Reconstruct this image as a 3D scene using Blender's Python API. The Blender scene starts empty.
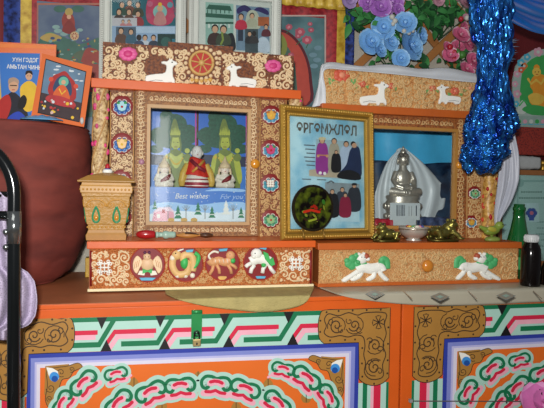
import bpy, math, random
from mathutils import Matrix, Vector, noise
C = bpy.context.scene.collection
V = Vector
PI = math.pi
# ---------------------------------------------------------------- camera
F = 560.0; YAW = math.radians(13.5); HOR = 190.0
CAM = V((0, 0, 0.878))
ROT = Matrix.Rotation(-YAW, 3, 'Z') @ Matrix.Rotation(PI/2 - math.atan((204-HOR)/F), 3, 'X') @ Matrix.Rotation(math.radians(1), 3, 'Z')
cd = bpy.data.cameras.new('camera'); cam = bpy.data.objects.new('camera', cd); C.objects.link(cam)
cd.sensor_width = 36; cd.sensor_fit = 'HORIZONTAL'; cd.lens = F*36/544; cd.clip_start = 0.01
cam.matrix_world = Matrix.Translation(CAM) @ ROT.to_4x4()
bpy.context.scene.camera = cam
ZT = 0.62                                   # chest tops
def ray(x, y): return ROT @ V(((x-272)/F, (204-y)/F, -1))
def onY(x, y, Y): d = ray(x, y); return CAM + d*(Y/d.y)
def onZ(x, y, Z): d = ray(x, y); return CAM + d*((Z-CAM.z)/d.z)
def onP(x, y, p0, n): d = ray(x, y); return CAM + d*((p0-CAM).dot(n)/d.dot(n))
def mpp(x, y, Y): return (onY(x+.5, y, Y)-onY(x-.5, y, Y)).length      # metres per unit at that depth

# ---------------------------------------------------------------- materials
def lin(h):
    h = h.lstrip('#'); r = []
    for i in (0, 2, 4):
        c = int(h[i:i+2], 16)/255
        r.append(c/12.92 if c <= .04045 else ((c+.055)/1.055)**2.4)
    return r+[1]
MC = {}
def mat(hexc, rough=.55, metal=0., var=.18, scale=40., bump=0., bscale=120., spec=.4, sheen=0., coat=0., wave=None):
    key = (hexc, rough, metal, var, scale, bump, bscale, spec, sheen, coat)
    if key in MC: return MC[key]
    m = bpy.data.materials.new('mat_'+hexc.strip('#')); m.use_nodes = True
    nt = m.node_tree; b = nt.nodes['Principled BSDF']
    c = lin(hexc)
    b.inputs['Roughness'].default_value = rough; b.inputs['Metallic'].default_value = metal
    b.inputs['Specular IOR Level'].default_value = spec
    if sheen: b.inputs['Sheen Weight'].default_value = sheen
    if coat: b.inputs['Coat Weight'].default_value = coat; b.inputs['Coat Roughness'].default_value = .15
    tc = nt.nodes.new('ShaderNodeTexCoord')
    n = nt.nodes.new('ShaderNodeTexNoise'); n.inputs['Scale'].default_value = scale; n.inputs['Detail'].default_value = 5
    nt.links.new(tc.outputs['Object'], n.inputs['Vector'])
    mx = nt.nodes.new('ShaderNodeMix'); mx.data_type = 'RGBA'
    mx.inputs[6].default_value = [v*(1-var) for v in c[:3]]+[1]
    mx.inputs[7].default_value = [min(1, v*(1+var)) for v in c[:3]]+[1]
    nt.links.new(n.outputs['Fac'], mx.inputs[0]); nt.links.new(mx.outputs[2], b.inputs['Base Color'])
    if bump:
        n2 = nt.nodes.new('ShaderNodeTexNoise'); n2.inputs['Scale'].default_value = bscale; n2.inputs['Detail'].default_value = 6
        nt.links.new(tc.outputs['Object'], n2.inputs['Vector'])
        bp = nt.nodes.new('ShaderNodeBump'); bp.inputs['Strength'].default_value = bump; bp.inputs['Distance'].default_value = .004
        nt.links.new(n2.outputs['Fac'], bp.inputs['Height']); nt.links.new(bp.outputs['Normal'], b.inputs['Normal'])
    MC[key] = m
    return m
def mat2(h1, h2, scale=60, rough=.6, kind='voronoi', bump=.3, lo=.35, hi=.6, metal=0., zs=1.):
    """two-colour procedural surface (brocade, marbled print, leather)"""
    m = bpy.data.materials.new('mat2'); m.use_nodes = True; nt = m.node_tree; b = nt.nodes['Principled BSDF']
    b.inputs['Roughness'].default_value = rough; b.inputs['Metallic'].default_value = metal
    tc = nt.nodes.new('ShaderNodeTexCoord')
    if kind == 'voronoi':
        n = nt.nodes.new('ShaderNodeTexVoronoi'); n.inputs['Scale'].default_value = scale; o = n.outputs['Distance']
    else:
        n = nt.nodes.new('ShaderNodeTexNoise'); n.inputs['Scale'].default_value = scale; n.inputs['Detail'].default_value = 4; o = n.outputs['Fac']
    mp = nt.nodes.new('ShaderNodeMapping'); mp.inputs['Scale'].default_value = (1, 1, zs); nt.links.new(tc.outputs['Object'], mp.inputs['Vector']); nt.links.new(mp.outputs[0], n.inputs['Vector'])
    r = nt.nodes.new('ShaderNodeValToRGB'); r.color_ramp.elements[0].position = lo; r.color_ramp.elements[1].position = hi
    r.color_ramp.elements[0].color = lin(h1); r.color_ramp.elements[1].color = lin(h2)
    nt.links.new(o, r.inputs['Fac']); nt.links.new(r.outputs['Color'], b.inputs['Base Color'])
    if bump:
        bp = nt.nodes.new('ShaderNodeBump'); bp.inputs['Strength'].default_value = bump; bp.inputs['Distance'].default_value = .003
        nt.links.new(o, bp.inputs['Height']); nt.links.new(bp.outputs['Normal'], b.inputs['Normal'])
    return m
def pane_mat():
    m = bpy.data.materials.new('pane_glass'); m.use_nodes = True; nt = m.node_tree
    nt.nodes.remove(nt.nodes['Principled BSDF']); out = nt.nodes['Material Output']
    t = nt.nodes.new('ShaderNodeBsdfTransparent'); t.inputs['Color'].default_value = (.95, .97, .97, 1)
    g = nt.nodes.new('ShaderNodeBsdfGlossy'); g.inputs['Roughness'].default_value = .04
    fr = nt.nodes.new('ShaderNodeFresnel'); fr.inputs['IOR'].default_value = 1.45
    mx = nt.nodes.new('ShaderNodeMixShader')
    nt.links.new(fr.outputs[0], mx.inputs[0]); nt.links.new(t.outputs[0], mx.inputs[1]); nt.links.new(g.outputs[0], mx.inputs[2])
    nt.links.new(mx.outputs[0], out.inputs['Surface'])
    return m
GLASS = pane_mat()
def sheer_mat(hexc, alpha=.6, rough=.5, scale=260):
    """lace / gauze: holes between the threads"""
    m = bpy.data.materials.new('sheer'); m.use_nodes = True; nt = m.node_tree; b = nt.nodes['Principled BSDF']
    b.inputs['Base Color'].default_value = lin(hexc); b.inputs['Roughness'].default_value = rough
    tc = nt.nodes.new('ShaderNodeTexCoord'); v = nt.nodes.new('ShaderNodeTexVoronoi'); v.inputs['Scale'].default_value = scale
    r = nt.nodes.new('ShaderNodeMapRange'); r.inputs[1].default_value = .15; r.inputs[2].default_value = .5; r.inputs[3].default_value = alpha; r.inputs[4].default_value = 1
    nt.links.new(tc.outputs['Object'], v.inputs['Vector']); nt.links.new(v.outputs['Distance'], r.inputs[0]); nt.links.new(r.outputs[0], b.inputs['Alpha'])
    return m

# ---------------------------------------------------------------- mesh builder
def tag(o, label=None, cat=None, group=None, kind=None):
    if label: o['label'] = label
    if cat: o['category'] = cat
    if group: o['group'] = group
    if kind: o['kind'] = kind
    return o
def thing(name, loc, label, cat, group=None):
    o = bpy.data.objects.new(name, None); C.objects.link(o); o.location = loc; o.empty_display_size = .05
    return tag(o, label, cat, group)
def wloc(o):
    p = V((0, 0, 0))
    while o is not None: p = p+o.location; o = o.parent
    return p
class MB:
    def __init__(s): s.v = []; s.f = []; s.fm = []; s.mats = []; s.sm = []
    def mi(s, m):
        if m not in s.mats: s.mats.append(m)
        return s.mats.index(m)
    def face(s, idx, m, smooth=False): s.f.append(tuple(idx)); s.fm.append(s.mi(m)); s.sm.append(smooth)
    def add(s, vs): i = len(s.v); s.v.extend(V(p) for p in vs); return list(range(i, i+len(vs)))
    def ngon(s, pts, m): s.face(s.add(pts), m)
    def box(s, x0, x1, y0, y1, z0, z1, m):
        i = s.add([(x0, y0, z0), (x1, y0, z0), (x1, y1, z0), (x0, y1, z0), (x0, y0, z1), (x1, y0, z1), (x1, y1, z1), (x0, y1, z1)])
        for q in ((0, 3, 2, 1), (4, 5, 6, 7), (0, 1, 5, 4), (1, 2, 6, 5), (2, 3, 7, 6), (3, 0, 4, 7)): s.face([i[k] for k in q], m)
    def prism(s, pts, off, m, smooth=False):
        """closed outline pts extruded by vector off"""
        n = len(pts); a = s.add(pts); b = s.add([V(p)+off for p in pts])
        s.face(a[::-1], m); s.face(b, m)
        for k in range(n): s.face((a[k], a[(k+1) % n], b[(k+1) % n], b[k]), m, smooth)
    def ell(s, c, r, m, seg=16, ring=10, rot=None):
        c = V(c); ii = []
        for j in range(1, ring):
            t = PI*j/ring; row = []
            for k in range(seg):
                p = 2*PI*k/seg; q = V((r[0]*math.sin(t)*math.cos(p), r[1]*math.sin(t)*math.sin(p), r[2]*math.cos(t)))
                row.append(c+(rot @ q if rot else q))
            ii.append(s.add(row))
        a = V((0, 0, r[2]))
        if rot: a = rot @ a
        t = s.add([c+a])[0]; bt = s.add([c-a])[0]
        for k in range(seg):
            k2 = (k+1) % seg
            s.face((t, ii[0][k], ii[0][k2]), m, True); s.face((bt, ii[-1][k2], ii[-1][k]), m, True)
            for j in range(ring-2): s.face((ii[j][k], ii[j+1][k], ii[j+1][k2], ii[j][k2]), m, True)
    def tube(s, path, rad, m, seg=12, cap=True):
        path = [V(p) for p in path]; n = len(path); rows = []; prev = None
        for k in range(n):
            t = (path[min(k+1, n-1)]-path[max(k-1, 0)]).normalized()
            u = prev-t*prev.dot(t) if prev is not None else t.cross(V((0, 0, 1)) if abs(t.z) < .9 else V((1, 0, 0)))
            u.normalize(); prev = u; w = t.cross(u)
            r = rad[k] if isinstance(rad, (list, tuple)) else rad
            rows.append(s.add([path[k]+(u*math.cos(2*PI*q/seg)+w*math.sin(2*PI*q/seg))*r for q in range(seg)]))
        for k in range(n-1):
            for q in range(seg): s.face((rows[k][q], rows[k][(q+1) % seg], rows[k+1][(q+1) % seg], rows[k+1][q]), m, True)
        if cap: s.face(rows[0][::-1], m); s.face(rows[-1], m)
    def lathe(s, c, prof, m, seg=32, cap=True, ax=1., sides=None, rotz=0., smooth=True):
        """prof: (radius, z) from bottom up, m one material or one per band"""
        c = V(c); n = sides or seg; rows = []
        for r, z in prof: rows.append(s.add([c+V((r*math.cos(2*PI*k/n+rotz), r*ax*math.sin(2*PI*k/n+rotz), z)) for k in range(n)]))
        for j in range(len(prof)-1):
            mm = m[j] if isinstance(m, list) else m
            for k in range(n): s.face((rows[j][k], rows[j][(k+1) % n], rows[j+1][(k+1) % n], rows[j+1][k]), mm, smooth and not sides)
        if cap:
            s.face(rows[0][::-1], m[0] if isinstance(m, list) else m); s.face(rows[-1], m[-1] if isinstance(m, list) else m)
    def grid(s, fn, nu, nv, m, closed=False, smooth=True, mfn=None):
        rows = [s.add([fn(i/nu, j/nv) for i in range(nu+(0 if closed else 1))]) for j in range(nv+1)]
        w = nu if closed else nu+1
        for j in range(nv):
            for i in range(nu):
                s.face((rows[j][i], rows[j][(i+1) % w], rows[j+1][(i+1) % w], rows[j+1][i]), mfn(i/nu, j/nv) if mfn else m, smooth)
    def build(s, name, parent=None, label=None, cat=None, group=None, kind=None, remesh=0, bevel=0, solid=0, sub=0, loc=None):
        if parent is not None: o0 = wloc(parent)
        elif loc is not None: o0 = V(loc)
        else:
            lo = [min(p[k] for p in s.v) for k in range(3)]; hi = [max(p[k] for p in s.v) for k in range(3)]
            o0 = V(((lo[0]+hi[0])/2, (lo[1]+hi[1])/2, lo[2]))
        me = bpy.data.meshes.new(name); me.from_pydata([tuple(p-o0) for p in s.v], [], s.f)
        for m in s.mats: me.materials.append(m)
        me.polygons.foreach_set('material_index', s.fm); me.polygons.foreach_set('use_smooth', s.sm); me.update()
        o = bpy.data.objects.new(name, me); C.objects.link(o)
        if parent is not None: o.parent = parent
        else: o.location = o0
        if remesh:
            md = o.modifiers.new('remesh', 'REMESH'); md.mode = 'VOXEL'; md.voxel_size = remesh; md.use_smooth_shade = True
            sm = o.modifiers.new('smooth', 'SMOOTH'); sm.factor = .5; sm.iterations = 3
        if solid:
            md = o.modifiers.new('solid', 'SOLIDIFY'); md.thickness = solid; md.offset = 0
        if bevel:
            md = o.modifiers.new('bevel', 'BEVEL'); md.width = bevel; md.segments = 2; md.limit_method = 'ANGLE'; md.angle_limit = math.radians(60)
        if sub:
            md = o.modifiers.new('sub', 'SUBSURF'); md.levels = sub; md.render_levels = sub
        return tag(o, label, cat, group, kind)
def cr(pts, n=6, closed=False):
    """smooth curve through 2-D or 3-D points"""
    P = [V(p) for p in pts]; N = len(P); out = []
    for i in range(N if closed else N-1):
        if closed: a, b, c, d = P[i-1], P[i], P[(i+1) % N], P[(i+2) % N]
        else: a, b, c, d = P[max(i-1, 0)], P[i], P[i+1], P[min(i+2, N-1)]
        for k in range(n):
            t = k/n; out.append(.5*((2*b)+(c-a)*t+(2*a-5*b+4*c-d)*t*t+(3*b-a-3*c+d)*t**3))
    if not closed: out.append(P[-1])
    return out
EPS = .00018
class Sheet(MB):
    """decoration lying on a plane (p0, n): outlines are given by where they are seen and dropped onto the plane"""
    def __init__(s, p0, n=(0, -1, 0), fn=None):
        super().__init__(); s.p0 = V(p0); s.n = V(n).normalized(); s.fn = fn
        s.cnt = 0
    def P(s, x, y, h=0.):
        if s.fn: x, y = s.fn(x, y)
        return onP(x, y, s.p0, s.n)+s.n*h
    def unit(s, x, y): return (s.P(x+.5, y)-s.P(x-.5, y)).length
    def nx(s): s.cnt += 1; return (s.cnt % 50)*2e-6
    def poly(s, pts, m, L=1): e = s.nx(); s.ngon([s.P(x, y, L*EPS+e) for x, y in pts], m)
    def rect(s, x0, y0, x1, y1, m, L=1): s.poly([(x0, y0), (x1, y0), (x1, y1), (x0, y1)], m, L)
    def disc(s, x, y, r, m, L=1, ry=None, seg=20, a0=0): 
        ry = ry or r; ca, sa = math.cos(a0), math.sin(a0); pts = []
        for k in range(seg):
            u, v = r*math.cos(2*PI*k/seg), ry*math.sin(2*PI*k/seg); pts.append((x+u*ca-v*sa, y+u*sa+v*ca))
        s.poly(pts, m, L)
    def smooth(s, pts, m, L=1, n=4): s.poly([tuple(p) for p in cr(pts, n, True)], m, L)
    def stroke(s, pts, w, m, L=1, taper=0, caps=True):
        pts = [V(p[:2]) for p in pts]; n = len(pts); l = []; r = []
        for k in range(n):
            t = pts[min(k+1, n-1)]-pts[max(k-1, 0)]
            if t.length < 1e-9: t = V((1, 0))
            t.normalize(); q = V((-t.y, t.x)); ww = w*.5*(1-taper*k/(n-1))
            l.append(pts[k]+q*ww); r.append(pts[k]-q*ww)
        if caps and w > 1.5: s.disc(pts[0].x, pts[0].y, w*.5, m, L, seg=10)
        e = s.nx(); g = 1.2e-6
        for k in range(n-1):      # every piece a hair above the one before, so a curl may overlap itself
            s.face(s.add([s.P(q.x, q.y, L*EPS+e+g*k) for q in (l[k], l[k+1], r[k+1], r[k])]), m)
        if caps and w > 1.5 and not taper: s.cnt += int(n*.6)+1; s.disc(pts[-1].x, pts[-1].y, w*.5, m, L+g*n/EPS, seg=10)
    def cord(s, pts, w, m, h=None, taper=.0):
        """half-round raised line, w in outline units"""
        pts = [V(p[:2]) for p in pts]; n = len(pts); rows = []
        for k in range(n):
            t = pts[min(k+1, n-1)]-pts[max(k-1, 0)]
            if t.length < 1e-9: t = V((1, 0))
            t.normalize(); q = V((-t.y, t.x)); ww = w*.5*(1-taper*k/(n-1))
            hh = (h if h is not None else ww*s.unit(pts[k].x, pts[k].y)*1.1)
            rows.append(s.add([s.P(*(pts[k]+q*ww), 0), s.P(*(pts[k]+q*ww*.65), hh*.8), s.P(*pts[k], hh), s.P(*(pts[k]-q*ww*.65), hh*.8), s.P(*(pts[k]-q*ww), 0)]))
        for k in range(n-1):
            for j in range(4): s.face((rows[k][j], rows[k+1][j], rows[k+1][j+1], rows[k][j+1]), m, True)
        s.face(rows[0], m); s.face(rows[-1][::-1], m)
    def dome(s, x, y, r, m, h, ry=None, seg=18, ring=4, base=0., a0=0):
        ry = ry or r; rows = []; ca, sa = math.cos(a0), math.sin(a0)
        for j in range(ring):
            t = PI/2*j/ring; row = []
            for k in range(seg):
                u, v = r*math.cos(t)*math.cos(2*PI*k/seg), ry*math.cos(t)*math.sin(2*PI*k/seg)
                row.append(s.P(x+u*ca-v*sa, y+u*sa+v*ca, base+h*math.sin(t)))
            rows.append(s.add(row))
        top = s.add([s.P(x, y, base+h)])[0]
        for k in range(seg):
            for j in range(ring-1): s.face((rows[j][k], rows[j][(k+1) % seg], rows[j+1][(k+1) % seg], rows[j+1][k]), m, True)
            s.face((rows[-1][k], rows[-1][(k+1) % seg], top), m, True)
    def relief(s, pts, m, h, inset=.8, base=0., smooth_n=0):
        """raised outline with a rounded shoulder"""
        if smooth_n: pts = [tuple(p) for p in cr(pts, smooth_n, True)]
        pts = [V(p) for p in pts]; n = len(pts); ar = sum(pts[k-1].x*pts[k].y-pts[k].x*pts[k-1].y for k in range(n)); sg = 1 if ar > 0 else -1
        ins = []
        for k in range(n):
            t = (pts[(k+1) % n]-pts[k-1]).normalized(); ins.append(pts[k]+V((-t.y, t.x))*sg*inset)
        a = s.add([s.P(*p, base) for p in pts]); b = s.add([s.P(*p, base+h*.6) for p in pts]); c = s.add([s.P(*p, base+h) for p in ins])
        for k in range(n):
            k2 = (k+1) % n; s.face((a[k], a[k2], b[k2], b[k]), m, True); s.face((b[k], b[k2], c[k2], c[k]), m, True)
        s.face(c, m)
def spiral(cx, cy, r, turns=1.5, a0=0, d=1, n=20, r1=.12):
    return [(cx+r*((1-t)+t*r1)*math.cos(a0+d*t*turns*2*PI), cy+r*((1-t)+t*r1)*math.sin(a0+d*t*turns*2*PI)) for t in [k/n for k in range(n+1)]]
def scrolls(sh, x0, y0, x1, y1, m, rng, rmin, rmax, count, w=1.1, avoid=(), m2=None, h=None):
    """carved scrollwork packed into a rectangle"""
    done = []; tries = 0
    count = int(count*1.5)
    while len(done) < count and tries < count*40:
        tries += 1; r = rng.uniform(rmin, rmax)*(1 if tries < count*15 else .65)
        if x1-x0 < 2*r or y1-y0 < 2*r: r = min(x1-x0, y1-y0)*.48
        x = rng.uniform(x0+r, x1-r); y = rng.uniform(y0+r, y1-r)
        if any((x-a)**2+(y-b)**2 < (r+q)**2*.72 for a, b, q in done): continue
        if any((x-a)**2+(y-b)**2 < (r*.8+q)**2 for a, b, q in avoid): continue
        done.append((x, y, r)); a = rng.uniform(0, 2*PI); d = rng.choice((-1, 1))
        sp = spiral(x, y, r, rng.uniform(1.1, 1.6), a, d, 16)
        tx, ty = x+r*1.5*math.cos(a-d*.9), y+r*1.5*math.sin(a-d*.9)
        if x0 < tx < x1 and y0 < ty < y1: sp = [(tx, ty)]+sp
        sh.cord(sp, w*1.3, m2 if m2 and rng.random() < .3 else m, h=h, taper=.35)
        if r > 3: sh.dome(x, y, r*.2, m, .001 if h is None else h, seg=8, ring=2)
    small = 0; tries = 0
    while small < count*1.6 and tries < count*60:        # little curls and buds in the gaps
        tries += 1; r = rng.uniform(rmin*.35, rmin*.7)
        if x1-x0 < 2*r or y1-y0 < 2*r: break
        x = rng.uniform(x0+r, x1-r); y = rng.uniform(y0+r, y1-r)
        if any((x-a)**2+(y-b)**2 < (r+q*.95)**2 for a, b, q in done): continue
        if any((x-a)**2+(y-b)**2 < (r*.7+q)**2 for a, b, q in avoid): continue
        done.append((x, y, r)); small += 1; a = rng.uniform(0, 6.28)
        if r > 1.2: sh.cord(spiral(x, y, r, 1., a, rng.choice((-1, 1)), 10), w*1.1, m, h=h, taper=.3)
        else: sh.dome(x, y, r, m, r*sh.unit(x, y)*.8, ry=r*.6, seg=8, ring=2, a0=a)
def text(body, sh, x, y, height, m, name, parent, width=None, shear=0, slope=0., h=.0008, bold=0., align='CENTER'):
    cu = bpy.data.curves.new('txt', 'FONT'); cu.body = body; cu.align_x = align; cu.size = 1; cu.shear = shear; cu.offset = bold
    o = bpy.data.objects.new('txt', cu); C.objects.link(o)
    dg = bpy.context.evaluated_depsgraph_get(); dg.update(); me = bpy.data.meshes.new_from_object(o.evaluated_get(dg))
    bpy.data.objects.remove(o)
    xs = [v.co.x for v in me.vertices]; wid = max(xs)-min(xs); sx = (width/wid) if width else height
    mb = MB(); ii = mb.add([sh.P(x+v.co.x*sx, y-v.co.y*height+slope*v.co.x*sx, h) for v in me.vertices])
    for p in me.polygons: mb.face([ii[k] for k in p.vertices], m)
    return mb.build(name, parent)
def qmap(tl, tr, br, bl):
    def f(u, v):
        return ((tl[0]*(1-u)+tr[0]*u)*(1-v)+(bl[0]*(1-u)+br[0]*u)*v, (tl[1]*(1-u)+tr[1]*u)*(1-v)+(bl[1]*(1-u)+br[1]*u)*v)
    return f
# ---------------------------------------------------------------- palette
ORANGE = mat('#d05a1a', .4, var=.12, scale=14, bump=.08, bscale=40, coat=.2)
ORANGE_D = mat('#b85a20', .45, var=.2, scale=18, bump=.1)
CREAM = mat('#e6d6ac', .6, var=.08)
SCROLL = mat('#c8a470', .55, var=.2, scale=90)
SCROLL_P = mat('#dcc29a', .55, var=.18, scale=90)
CARVE = mat('#96531f', .6, var=.35, scale=160, bump=.6, bscale=260)
CARVE_L = mat('#b8763c', .6, var=.3, scale=160, bump=.6, bscale=260)
TAN = mat('#b98d56', .5, var=.15, scale=60)
GOLDW = mat('#c08c3c', .4, var=.18, scale=50, bump=.15)
WHITE = mat('#e8e8e0', .5, var=.05)
IVORY = mat('#e2dccb', .45, var=.08)
RED = mat('#b01c28', .45, var=.15); DRED = mat('#7c1418', .5, var=.2)
PINKM = mat('#d8407c', .5, var=.15); PINK = mat('#e8a8b8', .5, var=.1)
CRIM = mat('#cc2244', .5, var=.06)
MINT = mat('#a8d0c2', .5, var=.05); GREEN = mat('#0f7048', .5, var=.1); LGREEN = mat('#3fae58', .5, var=.15)
BLACK = mat('#141214', .5, var=.1); OCHRE = mat('#a37636', .45, var=.1, scale=30)
BLUE = mat('#2c3c9c', .5, var=.1); PERI = mat('#7c86c8', .5, var=.06); LAV = mat('#d4d0e0', .5, var=.04)
SKY = mat('#3c8fd0', .4, var=.12, scale=12); NAVY = mat('#1c2c50', .5, var=.2)
TURQ = mat('#4aa8c0', .5, var=.15); YEL = mat('#e0b840', .5, var=.12); YOCH = mat('#d0a458', .5, var=.2)
BRASSM = mat('#8c8444', .3, metal=.85, var=.25, scale=80, bump=.2)
SILV = mat('#c4bcae', .32, metal=.6, var=.2, scale=90, bump=.15)
CHROME = mat('#3a3f40', .12, metal=.9, var=.1)
SKIN = mat('#c89c7c', .5, var=.08); HAIRB = mat('#241c18', .6, var=.1); GREY = mat('#8a8c8c', .6, var=.1)
LINE = mat('#3c2a18', .6, var=.1)
AMBER = mat('#d08a28', .25, var=.12, coat=.5)
rng = random.Random(7)

# ---------------------------------------------------------------- setting
WALLY = 1.84
b = MB(); b.grid(lambda u, v: V((-1.6+4.6*u, WALLY+.006*noise.noise(V((u*30, v*20, 0))), -.0+2.2*v)), 60, 40, mat('#b9b4a6', .85, var=.1, scale=9, bump=.3, bscale=200))
b.build('wall_back', kind='structure')
b = MB(); b.box(-2.2, 3.2, -3.2, 1.9, -.05, 0, mat('#6a4a30', .6, var=.25, scale=6, bump=.1)); b.build('floor', kind='structure')
WOOD = mat('#a8713e', .5, var=.25, scale=30, bump=.15)
b = MB(); Y = 1.815
for d in (-1, 1):
    for k in range(-9, 13):
        cx = onY(440, 47, Y).x+k*.222; cz = onY(440, 47, Y).z
        ang = math.radians(44)*d; dx, dz = math.cos(ang), math.sin(ang)
        nx, nz = -dz, dx; t0, t1 = -1.0, 1.0; w = .0135; yy = Y-.004 if d > 0 else Y+.006
        P = [(cx+dx*t0+nx*w, cz+dz*t0+nz*w), (cx+dx*t1+nx*w, cz+dz*t1+nz*w), (cx+dx*t1-nx*w, cz+dz*t1-nz*w), (cx+dx*t0-nx*w, cz+dz*t0-nz*w)]
        b.prism([V((x, yy, z)) for x, z in P], V((0, .009, 0)), WOOD)
b.build('trim_1', kind='structure')

# ---------------------------------------------------------------- painted chests
YF = 1.30
S = (onY(444, 330, YF).x-onY(413, 330, YF).x)/31*.985
def pe(x, v, L=0):
    """point on the chest front: x where it is seen, v down from the top edge"""
    if x < 400: t_ = min((400-x)/292, 1.2); v = v if v < 12.5 else 13+(v-13)*(1-.08*t_)-1.2*t_
    p = onY(x, 330, YF); return V((p.x, YF-L*EPS, ZT-v*S))
def ypx(x, v):
    """seen height of a point on the chest front"""
    p = ROT.transposed() @ (pe(x, v)-CAM); return 204+F*p.y/p.z
def cloud(sh, x, y, a, s=1., flip=1, tail=True):
    ca, sa = math.cos(a), math.sin(a)
    def T(pts): return [(x+(u*ca-v*flip*sa)*s, y+(u*sa+v*flip*ca)*s) for u, v in pts]
    arc = T([tuple(p) for p in cr([(-7, 3), (-9.5, 4.8), (-13, 3), (-14, -2), (-10.5, -6.5), (-5, -7), (0, -5.6), (5, -7), (10.5, -6.5), (14, -2), (13, 3), (9.5, 4.8), (7, 3)], 5)])
    top = T([(-5.5, -.6), (-2, -2.2), (2, -2.2), (5.5, -.6)]); topr = T([(-5.5, -1.8), (-2, -3), (2, -3), (5.5, -1.8)])
    low = T([(-11, 9.5), (-5, 9), (0, 7.5), (5, 9), (11, 9.5)]); lowr = T([(-9, 7.8), (-4.5, 7.6), (0, 5.8), (4.5, 7.6), (9, 7.8)])
    sh.stroke(low, 11*s, MINT, 1); sh.stroke(arc, 10.5*s, MINT, 2); sh.stroke(T([(-6, 1), (6, 1)]), 9*s, MINT, 2)
    sh.stroke(low, 6*s, PINK, 3); sh.stroke(lowr, 3.2*s, CRIM, 4)
    sh.stroke(arc, 3.1*s, GREEN, 5)
    sh.stroke(top, 6.2*s, PINK, 6); sh.stroke(topr, 3.2*s, CRIM, 7)
def gold_corner(sh, xo, sg, x2):
    """angle ornament at the corner: outer edge xo, running towards sg"""
    def T(u, v, L): return pe(xo+sg*u, v, L)
    def out(pts, m, L): sh.ngon([T(u, v, L) for u, v in pts], m)
    o = [tuple(p) for p in cr([(0, 12), (20, 12), (45, 12), (66, 12), (71, 17), (72.5, 27), (71, 38), (66, 43.2)], 3)]+[(48, 43.2), (31.5, 43.2), (31.2, 55), (30.5, 76)]+[tuple(p) for p in cr([(30, 77), (24, 81), (15, 83), (6, 81), (0, 76)], 3)]
    out(o, BLACK, 8)
    cx, cy = 14, 26
    o2 = []
    n = len(o)
    for k in range(n):
        t = (V(o[(k+1) % n])-V(o[k-1])).normalized(); o2.append(tuple(V(o[k])+V((-t.y, t.x))*.7))
    out(o2, OCHRE, 9)
    def line(pts, w=.8, L=10):
        w *= 1.25; L += (sh.cnt % 40)*.03; sh.cnt += 1
        pts = [V(p) for p in pts]; l = []; r = []
        for k in range(len(pts)):
            t = (pts[min(k+1, len(pts)-1)]-pts[max(k-1, 0)]).normalized(); q = V((-t.y, t.x))*w/2
            l.append(pts[k]+q); r.append(pts[k]-q)
        A = sh.add([T(p.x, p.y, L) for p in l]); B = sh.add([T(p.x, p.y, L) for p in r])
        for k in range(len(pts)-1): sh.face((A[k], A[k+1], B[k+1], B[k]), LINE)
    inner = cr([(5, 17), (25, 16), (33, 18), (42, 15.5), (52, 18), (62, 16), (66, 21), (64, 27), (66, 33), (60, 37), (50, 36), (42, 37.5), (34, 36), (27, 38), (25, 46), (26, 54), (24, 62), (25, 70), (20, 76), (12, 77), (6, 74), (7, 64), (4, 55), (7, 46), (4, 36), (6, 27)], 4, True)
    line(inner+[inner[0]])
    for c in ((36, 27, 6, .4, 1), (54, 27, 7, 2.6, -1), (15, 46, 6.5, .6, -1), (15, 66, 7, 4, 1)):
        line(spiral(c[0], c[1], c[2], 1.5, c[3], c[4], 22), .9)
        line(spiral(c[0]-5, c[1]+4, 4, 1, c[3]+2, -c[4], 12), .7); line(spiral(c[0]+5, c[1]-4, 3.6, 1, c[3]-1, c[4], 12), .7); line([(c[0]+9*math.cos(q*.5+c[3]), c[1]+8*math.sin(q*.5+c[3])) for q in range(9)], .7)
    for a in range(4): line([(12+6*math.cos(a*PI/2+q), 25+6*math.sin(a*PI/2+q)) if k else (12, 25) for k, q in enumerate((0, -.4, .1, .5))]+[(12, 25)], .8)
    for u, v in [(10, 13.7), (24, 13.7), (38, 13.7), (52, 13.7), (64, 14.5), (70, 22), (70, 32), (60, 40), (45, 40), (35, 40), (2, 30), (2, 45), (2, 60), (2, 72), (27.6, 48), (27.6, 62), (27, 74), (15, 81)]:
        sh.ngon([T(u+1*math.cos(k*PI/4), v+1*math.sin(k*PI/4), 10) for k in range(8)], LINE)
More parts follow.
